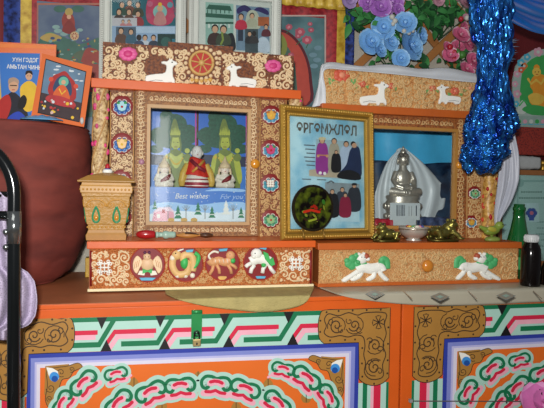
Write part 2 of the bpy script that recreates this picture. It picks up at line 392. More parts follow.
def band_h(sh, x0, x1, wedges, per):
    """green, mint, pink meander between x0 and x1"""
    def R(a, b, v0, v1, m, L): sh.ngon([pe(a, v0, L), pe(b, v0, L), pe(b, v1, L), pe(a, v1, L)], m)
    R(x0, x1, 13, 43, MINT, 1); R(x0, x1, 13, 17, GREEN, 2)
    def G(pts, m, L):
        pts = [(min(max(x, x0), x1), v) for x, v in pts]; sh.ngon([pe(x, v, L) for x, v in pts], m)
    def seg(pts, w, m, L):
        """band with flat ends, vertical offset w downwards and sideways on the slope"""
        pts = [V(p) for p in pts]; cl_ = []
        for a_, b_ in zip(pts, pts[1:]):
            if not cl_ and a_.x >= x0 and a_.x < x1: cl_.append(a_)
            if a_.x < x0 < b_.x: cl_ = [a_.lerp(b_, (x0-a_.x)/(b_.x-a_.x))]
            if a_.x < x1 < b_.x: cl_.append(a_.lerp(b_, (x1-a_.x)/(b_.x-a_.x))); break
            if x0 < b_.x <= x1: cl_.append(b_)
        if len(cl_) < 2: return
        n = len(cl_); l = []; r = []
        for q in range(n):
            d0 = (cl_[q]-cl_[q-1]).normalized() if q else (cl_[1]-cl_[0]).normalized(); d1 = (cl_[q+1]-cl_[q]).normalized() if q < n-1 else d0
            t_ = (d0+d1).normalized(); nn = V((-t_.y, t_.x))*(w*.5/max(.5, t_.dot(d0))); l.append(cl_[q]+nn); r.append(cl_[q]-nn)
        clampx = lambda p: min(max(p.x, x0), x1)
        for q in range(n-1): sh.ngon([pe(clampx(l[q]), l[q].y, L), pe(clampx(l[q+1]), l[q+1].y, L), pe(clampx(r[q+1]), r[q+1].y, L), pe(clampx(r[q]), r[q].y, L)], m)
    k = per/63.
    for w in wedges:
        seg([(w+.5*k, 36), (w+8.5*k, 26.3), (w+50.5*k, 26.3)], 4, CRIM, 3)
        seg([(w+2.5*k, 41.5), (w+11.5*k, 30.4), (w+48.5*k, 30.4)], 4.4, PINK, 3)
        seg([(w+15*k, 37), (w+52*k, 37), (w+67*k, 15.5)], 4.6, GREEN, 4)
        if x0+6 < w < x1-6: G([(w-6*k, 43), (w+5.5*k, 43), (w, 33)], BLACK, 5)
        if x0+11 < w-4*k < x1-6: G([(w-10*k, 13.2), (w+.5*k, 13.2), (w-5*k, 23.5)], BLACK, 5)
def band_v(sh, xo, sg, v0, v1, xin):
    cols = [(0, 2.5, GREEN), (2.5, 8, MINT), (8, 15, CRIM), (15, 18, PINK), (18, 21.5, MINT), (21.5, 26, GREEN), (26, 31, MINT)]
    for a, c, m in cols: sh.ngon([pe(xo+sg*a, v0, 1), pe(xo+sg*c, v0, 1), pe(xo+sg*c, v1, 1), pe(xo+sg*a, v1, 1)], m)
def frame(sh, xa, xb, v1):
    for i, (d, m) in enumerate(((0, BLUE), (4, PERI), (8, mat('#b4b4de', .5, var=.05)), (10, LAV), (13.5, mat('#dc6a22', .5, var=.08, scale=12)))):
        sh.ngon([pe(xa+d, 43+d*.92, 3+i), pe(xb-d, 43+d*.92, 3+i), pe(xb-d, v1-d*.9, 3+i), pe(xa+d, v1-d*.9, 3+i)], m)
class Sheet7(Sheet):
    def P(s, x, y, h=0.): return super().P(x, y, h+9*EPS)
def jewel_corner(sh, x, y, sx, k=1.):
    """gold filigree triangle with a blue pearl"""
    def T(pts): return [(x+sx*u*k, y+v*k) for u, v in pts]
    sh.poly(T([(-1, -3), (22, -5), (16, 6), (8, 14), (2, 26), (-2, 24)]), OCHRE, .8)
    sh.poly(T([tuple(p) for p in cr([(0, 4), (2, 0), (12, -2), (20, -3), (30, -6), (34, -2), (26, 2), (22, 8), (15, 10), (12, 18), (8, 24), (7, 33), (2, 36), (-1, 28), (1, 16)], 4, True)]), OCHRE, 1)
    sh.stroke(T([tuple(p) for p in cr([(0, 4), (2, 0), (12, -2), (20, -3), (30, -6), (34, -2), (26, 2), (22, 8), (15, 10), (12, 18), (8, 24), (7, 33), (2, 36), (-1, 28), (1, 16), (0, 4)], 4)]), .7, LINE, 2, caps=False)
    for c in ((14, 3, 4.5, 1, 1), (4, 18, 4.5, 3, -1), (24, 0, 3, 2, -1), (3, 28, 3, 2, 1)): sh.stroke(T(spiral(*c[:3], 1.4, c[3], c[4], 16)), .7, LINE, 2, caps=False)
    sh.poly(T([(2, 5), (0, -2), (6, -1), (11, 2), (12, 9), (8, 11), (4, 10)]), WHITE, 3)
    sh.disc(x+sx*7.5*k, y+7*k, 4.6*k, mat('#3f8fd4', .4), 4); sh.disc(x+sx*8*k, y+9*k, 3*k, mat('#1c4f9c', .4), 5)
def chest(name, label, xl, xr, xg0, xg1, YB_):
    X0, X1 = onY(xl, 330, YF).x, onY(xr, 330, YF).x
    t = thing(name, ((X0+X1)/2, (YF+YB_)/2, 0), label, 'chest')
    b = MB(); b.box(X0, X1, YF, YB_, .06, ZT-.012, ORANGE); b.box(X0-.0006, X1+.0006, YF-.004, YB_, ZT-.012, ZT-.0012, ORANGE); b.build('body', t, bevel=.002)
    b = MB(); b.box(X0, X1, YF-.003, YB_-.001, ZT-.0012, ZT, mat('#a86440', .5, var=.2, scale=12)); b.build('top_board', t, label='brown top board')  # thin sheet over the top, duller and browner than the orange body
    for sx in (X0+.04, X1-.04):
        for sy in (YF+.04, YB_-.04):
            b = MB(); b.box(sx-.025, sx+.025, sy-.025, sy+.025, 0, .06, ORANGE_D); b.build('foot', t)
    return t
VB = (ZT-.10)/S
def front_common(sh, xg0, xg1, fl, fr, wl):
    pass

cl = chest('painted_chest', 'orange painted wooden chest with padlock, its front nearly whole in view', -16, 400.5, -6, 390, 1.78)
sh = Sheet((0, YF, 0))
band_h(sh, 60, 330, [48, 106.5, 165, 229, 293], 62)
band_v(sh, 390, -1, 80, VB, 0); band_v(sh, -6, 1, 80, VB, 0)
sh.ngon([pe(-6, 43, 1), pe(27, 43, 1), pe(27, 80, 1), pe(-6, 80, 1)], MINT)
frame(sh, 27, 359.5, VB)
gold_corner(sh, 390, -1, 0); gold_corner(sh, -6, 1.12, 0)
sh.build('painted_front', cl)
sh = Sheet7((0, YF, 0))
jewel_corner(sh, 46.5, 369, 1, 1.05); jewel_corner(sh, 342.5, 361, -1, 1.)
for c in ((63, 403, -1.1, .95, 1), (84, 383, -.75, 1.05, 1), (116, 374, -.25, .8, 1), (119, 403, -.8, 1.1, 1), (151, 392, -.45, 1.1, 1), (180, 386, -.1, 1.05, 1), (216, 384, .1, 1.05, -1), (245, 389, .35, 1.05, -1), (277, 403, .75, 1.05, -1),
          (283, 369, .25, .8, -1), (306, 378, .65, 1.05, -1), (328, 397, 1.1, .95, -1)):
    x, y, a, s, fl = c
    cloud(sh, x, y, a, s, 1)
for x, y in ((198, 377), (162, 405), (236, 407), (268, 384), (134, 383), (306, 396)):
    sh.smooth([(x, y-6), (x+5, y), (x+3, y+6), (x-3, y+6), (x-5, y)], OCHRE, .5); sh.stroke([(x, y-6), (x, y+6)], .7, LINE, 1, caps=False)
sh.stroke([(122, 376), (128, 378), (131, 375)], 2.4, PINK, 3); sh.stroke([(277, 375), (272, 374), (268, 377)], 2.4, PINK, 3)
sh.build('cloud_painting', cl)
# hasp and padlock
b = MB(); ha, hb = pe(191, 12.5), pe(201.5, 44)
b.box(ha.x, hb.x, YF-.0075, YF-.004, hb.z+.028, ha.z+.01, mat('#2c8a4c', .35, metal=.2, var=.2)); b.tube([(ha.x, YF-.008, ha.z+.006), (hb.x, YF-.008, ha.z+.006)], .004, mat('#2c8a4c', .35, metal=.2, var=.2))
b.tube([V(((ha.x+hb.x)/2+.006*math.cos(t), YF-.011, hb.z+.04+.006*math.sin(t))) for t in [k*PI/5 for k in range(11)]], .0016, mat('#2a2c2a', .4, metal=.6))
b.build('hasp', cl, label='green metal hasp')
cx = (ha.x+hb.x)/2; cz = hb.z+.021
pk = thing('padlock', (cx, YF-.014, cz-.012), 'small brass padlock hanging from the green hasp of the orange chest', 'padlock')
b = MB(); b.box(cx-.009, cx+.009, YF-.018, YF-.009, cz-.009, cz+.007, mat('#c9b27a', .35, metal=.7, var=.2)); b.build('lock_body', pk, bevel=.0015)
b = MB(); b.tube([(cx-.006, YF-.0135, cz+.006)]+[(cx-.006*math.cos(t), YF-.0135, cz+.015+.006*math.sin(t)) for t in [k*PI/8 for k in range(9)]]+[(cx+.006, YF-.0135, cz+.006)], .0017, CHROME, 8); b.build('shackle', pk, label='steel shackle')
b = MB(); b.ell((cx, YF-.018, cz-.003), (.002, .0008, .003), BLACK, 8, 6); b.build('keyhole', pk)

cr_ = chest('painted_chest', 'orange painted wooden chest at the right, oilcloth over its top and no padlock', 402, 800, 413, 790, 1.78)
sh = Sheet((0, YF, 0))
band_h(sh, 480, 715, [444, 506, 567, 630, 690], 60)
band_v(sh, 413, 1, 80, VB, 0); band_v(sh, 790, -1, 80, VB, 0)
frame(sh, 444, 757, VB)
gold_corner(sh, 413, 1, 0); gold_corner(sh, 790, -1, 0)
sh.build('painted_front', cr_)
sh = Sheet7((0, YF, 0))
jewel_corner(sh, 458.5, 354, 1, .98)
for c in ((468, 392, -1.05, .9), (492, 369, -.7, .95), (519, 360, -.3, .75), (500, 404, -1., 1.), (517, 388, -.75, 1.), (543, 373, -.35, 1.)): cloud(sh, *c)
for x, y in ((527, 375), (480, 378)): sh.smooth([(x, y-6), (x+5, y), (x+3, y+6), (x-3, y+6), (x-5, y)], OCHRE, .5)
sh.stroke([(520, 366), (526, 365), (530, 366)], 2.2, PINK, 3)
sh.build('cloud_painting', cr_)
# oilcloth over the right chest and the end of the left one
OIL = mat('#aaa592', .4, var=.1, scale=20, coat=.15)
xa, xb = onZ(320, 290, ZT).x, onY(640, 300, YF).x
edge = cr([(320, 288), (345, 296.5), (372, 301), (410, 304.5), (450, 305.5), (500, 304), (545, 302), (640, 302)], 6)
def oil(u, v):
    k = u*(len(edge)-1); i = min(int(k), len(edge)-2); p = edge[i].lerp(edge[i+1], k-i)
    q = onZ(p.x, p.y, ZT+.003)
    if q.y > YF-.008: front = V((q.x, q.y, ZT+.003)); drop = 0
    else:
        g = onY(p.x, p.y, YF-.008); front = V((g.x, YF-.008, ZT+.003)); drop = ZT+.003-g.z
    back = V((front.x, 1.74, ZT+.003))
    if v < .7: return back.lerp(V((front.x, min(front.y, YF-.003) if drop else front.y, ZT+.0035)), v/.7)
    return V((front.x, front.y-.001*(v-.7), ZT+.003-drop*(v-.7)/.3))
oc = thing('oilcloth', ((xa+xb)/2, 1.5, ZT+.002), 'pale diamond patterned oilcloth lying on the right chest top', 'tablecloth')
b = MB(); b.grid(oil, 70, 20, OIL); b.build('cloth', oc, solid=.0015)
sh = Sheet((0, 0, ZT+.0045), (0, 0, 1))
LGR = mat('#8fa0a0', .4); 
for x, y in ((440, 297), (506, 296), (375, 294.5)):
    for k, m in ((1, LGR), (.8, OIL), (.6, LGR), (.35, MINT)): sh.poly([(x-10*k, y-.3*k), (x, y-4.4*k), (x+10*k, y), (x, y+4.4*k)], m, 2+(1-k)*4)
for x in (408, 473, 538): sh.stroke([(x-5, 291), (x+4, 299)], 1.0, mat('#b8a890', .4), 1, caps=False)
sh.build('printed_pattern', oc)
# ---------------------------------------------------------------- left shrine cabinet
def rect_of(x0, y0, x1, y1, Y):
    ym, xm = (y0+y1)/2, (x0+x1)/2
    return onY(x0, ym, Y).x, onY(x1, ym, Y).x, onY(xm, y1, Y).z, onY(xm, y0, Y).z
def pbox(b, x0, y0, x1, y1, Ya, Yb, m): 
    X0, X1, Z0, Z1 = rect_of(x0, y0, x1, y1, Ya); b.box(X0, X1, Ya, Yb, Z0, Z1, m); return X0, X1, Z0, Z1
def aligned(x0, y0, x1, y1, Y):
    """maps an upright drawing rectangle (as measured in the middle) onto the true, straight rectangle of the plane Y"""
    X0, X1, Z0, Z1 = rect_of(x0, y0, x1, y1, Y)
    return X0, X1, Z0, Z1
DEER = [(0, 11), (.5, 9.2), (2, 8.6), (6, 8), (10, 7.8), (11.6, 7), (12.2, 5), (12.2, 3.4), (11.4, 2.6), (9.6, 2.2), (9.2, 1.2), (10.6, .7), (12.4, .9), (13.5, .2), (13.8, -1), (14.6, -.2), (15.4, -1), (15.8, .3), (17.6, 1), (18.6, 1.9), (18.2, 3), (16.6, 3.4), (15.9, 4.6), (15.9, 7), (16, 9.4), (17, 11.4), (17.2, 13.8), (16.2, 14.4), (15, 12.8), (13, 13), (12.4, 14.4), (11, 14.4), (10.4, 13), (6, 13), (4.5, 14.6), (1.5, 14.4), (.5, 13)]
def deer(parent, plane, x, y, w, face, h=.006):
    """kneeling deer relief, face=-1 head towards the left"""
    k = w/18.; d = Sheet(plane)
    pts = [((x+(18-u)*k) if face < 0 else (x+u*k), y+(v+1.2)*k) for u, v in DEER]
    d.relief(pts, WHITE, h, .45*k, 0)
    d.stroke([(p[0], p[1]) for p in [((x+(18-u)*k) if face < 0 else (x+u*k), y+(v+1.2)*k) for u, v in ((15, 1.5), (15.9, 1.5))]], .6*k, BLACK, h/EPS+1.5)
    d.stroke([((x+(18-u)*k) if face < 0 else (x+u*k), y+(v+1.2)*k) for u, v in ((2, 12.4), (6, 11.6), (10, 11.9))], .35*k, GREY, h/EPS+1.2)
    return d.build('deer', parent, label='white carved deer')
def lotus_boss(parent, plane, x, y, r, style):
    """round painted jewel on a side panel"""
    s = Sheet(plane)
    s.dome(x, y, r*1.05, DRED, .002, ry=r*1.02)
    cols = {0: ('#28589c', '#8cc0c8', '#2f9450'), 1: ('#3868a8', '#d0a040', '#c8b058'), 2: ('#4c8cac', '#d0a040', '#b06c2c'), 3: ('#4c8cac', '#c04070', '#389050'), 4: ('#3f8c9c', '#e8e4d8', '#e8e4d8'), 5: ('#4c9470', '#90b880', '#2c7048')}[style]
    A, B, D = [mat(c, .4, var=.12) for c in cols]
    for k in range(8):
        a = k*PI/4+.39; s.dome(x+r*.62*math.cos(a), y+r*.5*math.sin(a)+r*.12, r*(.3 if math.sin(a) > -.2 else .2), A, .0035, seg=10, ring=3)
    for k in range(8):
        a = k*PI/4; s.cord([(x+r*.6*math.cos(a+.39)+r*.24*math.cos(a+.39+q*.4), y+r*.5*math.sin(a+.39)+r*.12+r*.24*math.sin(a+.39+q*.4)) for q in (-3, -2, -1, 0, 1, 2, 3)], .8, WHITE, .004)
    if style == 4:
        for dx in (-1, 0, 1):
            for dy in (-1, 0, 1): s.dome(x+dx*r*.26, y+dy*r*.26, r*.17, B, .006, seg=8, ring=3)
    else:
        s.relief([(x-r*.5, y-r*.15), (x, y-r*.5), (x+r*.5, y-r*.15), (x+r*.35, y+r*.4), (x, y+r*.55), (x-r*.35, y+r*.4)], B, .004, .5, .002)
        for k in (-1, 1): s.dome(x+k*r*.3, y-r*.25, r*.22, D, .007, seg=8, ring=3)
        s.dome(x, y+r*.1, r*.2, RED if style in (0, 3, 5) else YEL, .008, seg=8, ring=3)
    s.build('jewel_boss', parent)
def knot(parent, plane, x, y, r):
    s = Sheet(plane)
    for k in range(-1, 2):
        o = k*r*.55
        s.cord([(x-r*.85, y+o-.01), (x+r*.85, y+o)], 1.5, WHITE, .003); s.cord([(x+o, y-r*.85), (x+o+.01, y+r*.85)], 1.5, WHITE, .0035)
    for a in range(4):
        for d in (-.28, .28):
            px, py = [(x+r*.85, y+d*r*1.9), (x+d*r*1.9, y+r*.85), (x-r*.85, y+d*r*1.9), (x+d*r*1.9, y-r*.85)][a]
            s.cord([(px+r*.2*math.cos(t), py+r*.2*math.sin(t)) for t in [q*PI/5 for q in range(11)]], 1.1, WHITE, .003)
    s.build('endless_knot', parent, label='white endless knot')

YB, YC = 1.41, 1.55
YBACK = 1.72
def cab_base(t, x0, x1, Yb, ytop, yb0, yp0, ybot, plinth_m, board_m, carve_m, scroll_m, xs):
    xm = (x0+x1)/2
    X0, X1 = onY(x0, 268, Yb).x, onY(x1, 268, Yb).x
    Zt, Zb0, Zp = onY(xm, ytop, Yb).z, onY(xm, yb0, Yb).z, onY(xm, yp0, Yb).z
    b = MB(); b.box(X0+.002, X1-.002, Yb+.004, YBACK, Zp, Zb0, mat('#8c4a20', .55, var=.2)); b.build('base_box', t)
    b = MB(); b.box(X0-.003, X1+.003, Yb-.004, YBACK, Zb0, Zt, board_m); b.build('base_top_board', t, bevel=.0015)
    b = MB(); b.box(X0-.001, X1+.001, Yb-.001, YBACK, ZT+.0045, Zp, plinth_m); b.build('plinth', t, bevel=.0015)
    return X0, X1, Zt, Zb0, Zp
lc = thing('shrine_cabinet', (onY(200, 290, YB).x, YC, ZT+.004), 'carved shrine cabinet with three seated figurines behind its glass, at left', 'cabinet')
X0, X1, ZL, Zb0, Zp = cab_base(lc, 88, 313.8, YB, 241, 248, 286.5, 292.5, CREAM, ORANGE, CARVE, SCROLL, None)
# carved front of the base
s = Sheet((0, YB+.003, 0))
A = [onY(90, 268, YB).x, onY(312, 268, YB).x]
s.ngon([V((A[0], YB+.003, Zp)), V((A[1], YB+.003, Zp)), V((A[1], YB+.003, Zb0)), V((A[0], YB+.003, Zb0))], mat2('#742c10', '#b86a30', 330, .55, 'voronoi', .8, .1, .5))
r0 = random.Random(3)
med = [(147.5, 264.5, 17.5), (185.5, 264, 17.5), (222.5, 263.5, 17), (260.5, 263, 17)]
scrolls(s, 91, 250, 130, 286, SCROLL_P, r0, 3, 6, 14, 1.5, avoid=[(104.5, 267.5, 8)])
scrolls(s, 279, 250, 311, 282, SCROLL_P, r0, 3, 5.5, 12, 1.4, avoid=[(295.5, 264, 8)])
scrolls(s, 130, 251, 280, 284, SCROLL, r0, 1.2, 2.2, 46, .7, avoid=med)
for xx in (91, 310.8):
    s.cord([(xx, 250.5), (xx-.2, 283.5 if xx > 200 else 286)], 2.2, DRED, .003)
s.build('carved_panel', lc)
PB = (0, YB+.003, 0)
knot(lc, PB, 104.5, 267.5, 7); knot(lc, PB, 296, 263.5, 6.6)
def medallion(i, x, y, r):
    s = Sheet(PB); s.disc(x, y, r, DRED, 2, seg=32)
    s.cord([(x+r*math.cos(k*PI/16), y+r*math.sin(k*PI/16)) for k in range(33)], 1.2, mat('#a0301c', .5), .003)
    o = s.build('medallion', lc)
    a = Sheet(PB); TQ = mat('#58a8c8', .5, var=.2); BA = 3*EPS
    if i == 0:
        FL = mat('#d8b48c', .5); a.dome(x, y, 6.5, FL, .006, ry=7, base=BA); a.dome(x-.5, y-7.5, 4, FL, .007, base=BA)
        for k in (-1, 1):
            a.relief([(x+k*5, y-3), (x+k*10, y-9), (x+k*14, y-4), (x+k*14.5, y+4), (x+k*11, y+9), (x+k*8, y+4)], mat('#e0c49c', .5), .004, .6, BA, 3)
            for q in range(3): a.cord([(x+k*(8+q*2), y-5+q), (x+k*(9.5+q*2), y+2+q)], .7, mat('#b06c3c', .5), .006)
            a.relief([(x+k*2, y+6), (x+k*8, y+6), (x+k*10, y+10), (x+k*3, y+11)], IVORY, .005, .5, BA)
            a.dome(x+k*2.1-.5, y-12, 1.6, mat('#5c3050', .5), .006, base=BA)
        a.relief([(x-5, y+4), (x, y+5.5), (x+5, y+4), (x+4, y+9), (x, y+7), (x-5, y+9)], LGREEN, .008, .4, BA); a.dome(x-2, y-8, .7, BLACK, .008, base=BA); a.dome(x+1, y-8, .7, BLACK, .008, base=BA)
        a.relief([(x-8, y+13), (x+8, y+13), (x+5, y+16), (x-6, y+16)], TQ, .004, .4, BA)
    elif i == 1:
        DR = mat('#d8b074', .5)
        a.cord([tuple(p) for p in cr([(x-12, y-7), (x-13, y+2), (x-8, y+10), (x+1, y+9), (x+3, y+1), (x-2, y-4), (x-1, y-9), (x+6, y-8), (x+8, y), (x+7, y+7)], 5)], 7, DR, .006)
        a.cord([tuple(p) for p in cr([(x+8, y+4), (x+12, y-2), (x+13, y-8), (x+9, y-11)], 5)], 4.5, LGREEN, .006)
        a.dome(x-9, y-9, 5, DR, .008, base=BA); a.dome(x-13, y-6, 3, IVORY, .007, base=BA); a.dome(x-1, y-1, 4.2, LGREEN, .009, ry=6, base=BA)
        a.dome(x-10, y-11, 1, BLACK, .01, base=BA); a.cord([(x-8, y-13), (x-2, y-15)], 1.8, WHITE, .006)
        for k in (-8, 0, 7): a.dome(x+k, y+11.5, 2.6, IVORY, .005, base=BA)
        a.relief([(x, y-14), (x+8, y-15), (x+7, y-12), (x+1, y-11.5)], TQ, .004, .4, BA)
    elif i == 2:
        DR = mat('#d09868', .5)
        a.cord([tuple(p) for p in cr([(x-13, y-4), (x-10, y-1), (x-4, y-3), (x+3, y-1), (x+8, y-4)], 5)], 8, DR, .007)
        a.dome(x+8, y-8, 4.6, DR, .008, base=BA); a.dome(x+10, y-3, 3, LGREEN, .009, base=BA)
        for q in ((x-9, y+1, x-13, y+11), (x-6, y+1, x-3, y+10), (x+5, y+1, x+9, y+10), (x+7, y, x+14, y+5)): a.cord([(q[0], q[1]), ((q[0]+q[2])/2+1, (q[1]+q[3])/2), (q[2], q[3])], 3.4, DR, .006)
        a.cord([tuple(p) for p in cr([(x-11, y-3), (x-14, y-8), (x-9, y-12), (x-4, y-11)], 4)], 2.4, IVORY, .005)
        for k in range(4): a.cord([(x-8+k*4, y-5), (x-7+k*4, y-1)], 1, IVORY, .0085)
        a.dome(x+7, y-9, .8, BLACK, .0095, base=BA); a.relief([(x-4, y-14.5), (x+5, y-15.5), (x+4, y-12.5), (x-3, y-12)], TQ, .004, .4, BA)
        a.smooth([(x-4, y+13), (x+4, y+13), (x+2, y+16), (x-3, y+16)], YOCH, 4)
    else:
        a.cord([tuple(p) for p in cr([(x-10, y-1), (x-3, y-4), (x+5, y-3), (x+10, y-1)], 5)], 10, WHITE, .007)
        a.dome(x-4, y-9, 5.6, WHITE, .009, base=BA); a.dome(x-7, y-6.5, 2.6, WHITE, .01, base=BA)
        for q in ((x-9, y, x-15, y+4), (x-6, y+2, x-10, y+10), (x+5, y+2, x+2, y+10), (x+9, y+2, x+14, y+10)): a.cord([(q[0], q[1]), ((q[0]+q[2])/2-1, (q[1]+q[3])/2), (q[2], q[3])], 4, WHITE, .006)
        a.relief([(x+2, y-12), (x+7, y-10), (x+9, y-4), (x+12, y-6), (x+14, y+1), (x+10, y+3), (x+4, y-4)], LGREEN, .01, .5, BA); a.dome(x+3, y+2, 2.5, LGREEN, .009, base=BA)
        a.dome(x-6, y-10, .9, BLACK, .011, base=BA); a.relief([(x-2, y-15), (x+6, y-15.5), (x+5, y-13)], TQ, .004, .3, BA); a.relief([(x-5, y+13), (x+5, y+13), (x+4, y+15.5), (x-4, y+15.5)], TQ, .004, .3, BA)
    a.build(('winged_figure', 'dragon', 'tiger', 'snow_lion')[i], o)
for i, m_ in enumerate(med): medallion(i, *m_)
# upper case: carcass without a front
def case(t, xl, xr, ybot, ytop, Yc, wood, ytc=None, holes=None):
    XL, XR = onY(xl, 165, Yc).x, onY(xr, 165, Yc).x; Z1 = onY((xl+xr)/2, ytop, Yc).z
    return XL, XR, Z1
XL, XR = onY(93, 165, YC).x, onY(302, 165, YC).x
ZC1 = onY(198, 93, YC).z               # underside of cornice
DW = mat('#7c4424', .6, var=.2)
b = MB()
b.box(XL, XL+.008, YC+.004, YBACK, ZL, ZC1, DW); b.box(XR-.008, XR, YC+.004, YBACK, ZL, ZC1, DW)
b.box(XL+.008, XR-.008, YBACK-.008, YBACK, ZL, ZC1, DW); b.box(XL+.008, XR-.008, YC+.004, YBACK-.008, ZL, ZL+.004, DW); b.box(XL+.008, XR-.008, YC+.004, YBACK-.008, ZC1-.006, ZC1, DW)
b.build('case', lc)
ZS = onY(198, 188, YC+.06).z           # inner shelf on which the figurines sit
XD0, XD1 = onY(134.5, 165, YC).x, onY(258.5, 165, YC).x
b = MB(); b.box(XD0-.004, XD1+.004, YC+.02, YBACK-.01, ZS-.008, ZS, DW); b.build('shelf', lc)
b = MB()
def cornice(t, xl, xr, Yc, y0, y1, m):
    xm = (xl+xr)/2; A0, A1 = onY(xl, y0, Yc-.03).x, onY(xr, y0, Yc-.03).x
    b = MB(); z0, z1 = onY(xm, y1, Yc-.03).z, onY(xm, y0, Yc-.03).z
    b.box(A0, A1, Yc-.03, YBACK, z0, z1, m); b.build('cornice', t, bevel=.0015); return z0, z1
ZK0, ZK1 = cornice(lc, 91, 301.5, YC, 84, 93, ORANGE)
# side panels
def carved_panel(t, x0, x1, y0, y1, Yc, boss, seed, bg, sm, cnt=26, name='side_panel', edge=True):
    xm = (x0+x1)/2; a0, a1 = onY(x0, 165, Yc).x, onY(x1, 165, Yc).x
    s = Sheet((0, Yc, 0)); s.box(a0, a1, Yc, Yc+.004, ZL, ZC1, bg)
    r = random.Random(seed)
    scrolls(s, x0+1, y0+2, x1-1, y1-1, sm, r, 1.8, 3.4, cnt, 1.15, avoid=[(x, y, q) for x, y, q, _ in boss])
    if edge:
        for xx in (x0+.6, x1-.6): s.cord([(xx+.6, y0+2), (xx, (y0+y1)/2), (xx-.6, y1)], 1.3, TAN, .003)
    s.build(name, t)
    for x, y, q, k in boss: lotus_boss(t, (0, Yc, 0), x, y, q, k)
carved_panel(lc, 109.5, 134, 90, 237, YC, [(122, 106, 10.5, 0), (122, 143.5, 10.5, 1), (121, 180, 10, 3), (121, 217, 10, 4)], 11, mat2('#542e16', '#845430', 200, .6, 'noise', .4), SCROLL_P, 46)
carved_panel(lc, 259, 286, 97, 238, YC, [(271, 115, 9.5, 2), (270.5, 149.5, 9.5, 3), (270.5, 183.5, 9.5, 4), (270.5, 219, 9, 5)], 12, mat2('#5c2a12', '#8c5028', 200, .6, 'noise', .4), SCROLL, 46)
def column(t, x, w, Yc, z0, z1, m, name='column', cords=None, blots=None, seed=1):
    c = onY(x, 165, Yc); r = w*.5*mpp(x, 165, Yc); b = MB()
    H = z1-z0
    def f(u, v):
        a = 2*PI*u; rr = r*(1+.05*math.sin(a*2+v*26)+.03*math.sin(v*110)); return V((c.x+rr*math.cos(a), Yc+.002+rr*math.sin(a), z0+H*v))
    b.grid(f, 24, 60, m, closed=True)
    for k in range(4):
        b.tube([V((c.x+r*1.02*math.cos(k*PI/2+t_*7), Yc+.002+r*1.02*math.sin(k*PI/2+t_*7), z0+H*t_)) for t_ in [q/60 for q in range(61)]], .0022, cords or TAN, 6)
    q = random.Random(seed)
    for k in range(34):
        a = q.uniform(PI*1.05, PI*1.95); zz = z0+H*q.uniform(.02, .98); m_ = blots[k % len(blots)] if blots else RED
        b.ell((c.x+r*.98*math.cos(a), Yc+.002+r*.98*math.sin(a), zz), (.006*q.uniform(.6, 1.2), .004, .007*q.uniform(.6, 1.4)), m_, 8, 6)
    b.build(name, t)
COLM = mat2('#8a5c30', '#d8bc88', 120, .5, 'noise', .6)
column(lc, 100, 15.5, YC, ZL, ZC1, COLM, blots=[PINKM, PINKM, SCROLL_P, mat('#c8507c', .5)], seed=4)
column(lc, 294.5, 14, YC, ZL, ZC1, COLM, blots=[PINKM, TURQ, SCROLL_P], seed=5)
# glazed door
def door(t, xo0, xo1, gx0, gx1, ytop, gy0, gy1, ybot, Yc, zb, zt, seed, bg, sm, lip, dense=1.2):
    O0, O1 = onY(xo0, 165, Yc).x, onY(xo1, 165, Yc).x; G0, G1 = onY(gx0, 165, Yc).x, onY(gx1, 165, Yc).x
    xm = (gx0+gx1)/2; g0, g1 = onY(xm, gy1, Yc).z, onY(xm, gy0, Yc).z
    d = MB(); y0, y1 = Yc-.006, Yc+.01
    d.box(O0, G0, y0, y1, zb, zt, bg); d.box(G1, O1, y0, y1, zb, zt, bg); d.box(G0, G1, y0, y1, zb, g0, bg); d.box(G0, G1, y0, y1, g1, zt, bg)
    do = d.build('door_frame', t)
    s = Sheet((0, y0, 0)); r = random.Random(seed)
    def Zy(x, z): 
        p = ROT.transposed() @ (V((onY(x, 165, y0).x, y0, z))-CAM); return 204-F*p.y/(-p.z)
    def strip(xa, xb, za, zb_, n, rm):
        for k in range(n):
            x = xa+(xb-xa)*(k+.5)/n; ya, yb = Zy(x, zb_), Zy(x, za)
            cy = (ya+yb)/2; s.cord(spiral(x, cy, rm, 1.2, r.uniform(0, 6), r.choice((-1, 1)), 12), 1., sm, taper=.3)
            s.cord([(x-rm*.8, cy+rm*.7), (x, cy+rm*.5), (x+rm*.8, cy+rm*.9)], .9, sm)
    n = int((gx1-gx0)/4.6); strip(gx0, gx1, g1+.006, zt-.002, n, 2.5); strip(gx0, gx1, zb+.002, g0-.006, n, 2.2)
    for xa, xb in ((xo0, gx0), (gx1, xo1)):
        w = (xb-xa); x = (xa+xb)/2-(1. if xa < xm else -1.); yt, yb = Zy(x, zt)+2, Zy(x, zb)-2; m_ = int((yb-yt)/3.8)
        for k in range(m_):
            y = yt+(yb-yt)*(k+.5)/m_; s.cord(spiral(x+r.uniform(-.8, .8), y, min(2.9, w*.3), 1.2, r.uniform(0, 6), r.choice((-1, 1)), 12), 1., sm, taper=.3)
            s.cord([(x-w*.28, y+1.5), (x, y+2.2), (x+w*.28, y+1.)], .8, sm)
    s.build('scroll_carving', do)
    l = MB(); w = .008
    l.box(G0-w, G0+.001, y0-.004, y1, g0-w, g1+w, lip); l.box(G1-.001, G1+w, y0-.004, y1, g0-w, g1+w, lip); l.box(G0+.001, G1-.001, y0-.004, y1, g0-w, g0+.001, lip); l.box(G0+.001, G1-.001, y0-.004, y1, g1-.001, g1+w, lip)
    l.build('glazing_bead', do)
    g = MB(); g.box(G0, G1, Yc+.001, Yc+.003, g0, g1, GLASS); g.build('glass', do)
    return G0, G1, g0, g1, do
G0, G1, g0, g1, dl = door(lc, 134.5, 258.5, 149.5, 247, 94, 110, 222, 237, YC, ZL+.001, ZC1-.001, 21, mat2('#6a4224', '#9c6c3c', 220, .6, 'noise', .4), SCROLL_P, mat('#b89468', .5, var=.12))
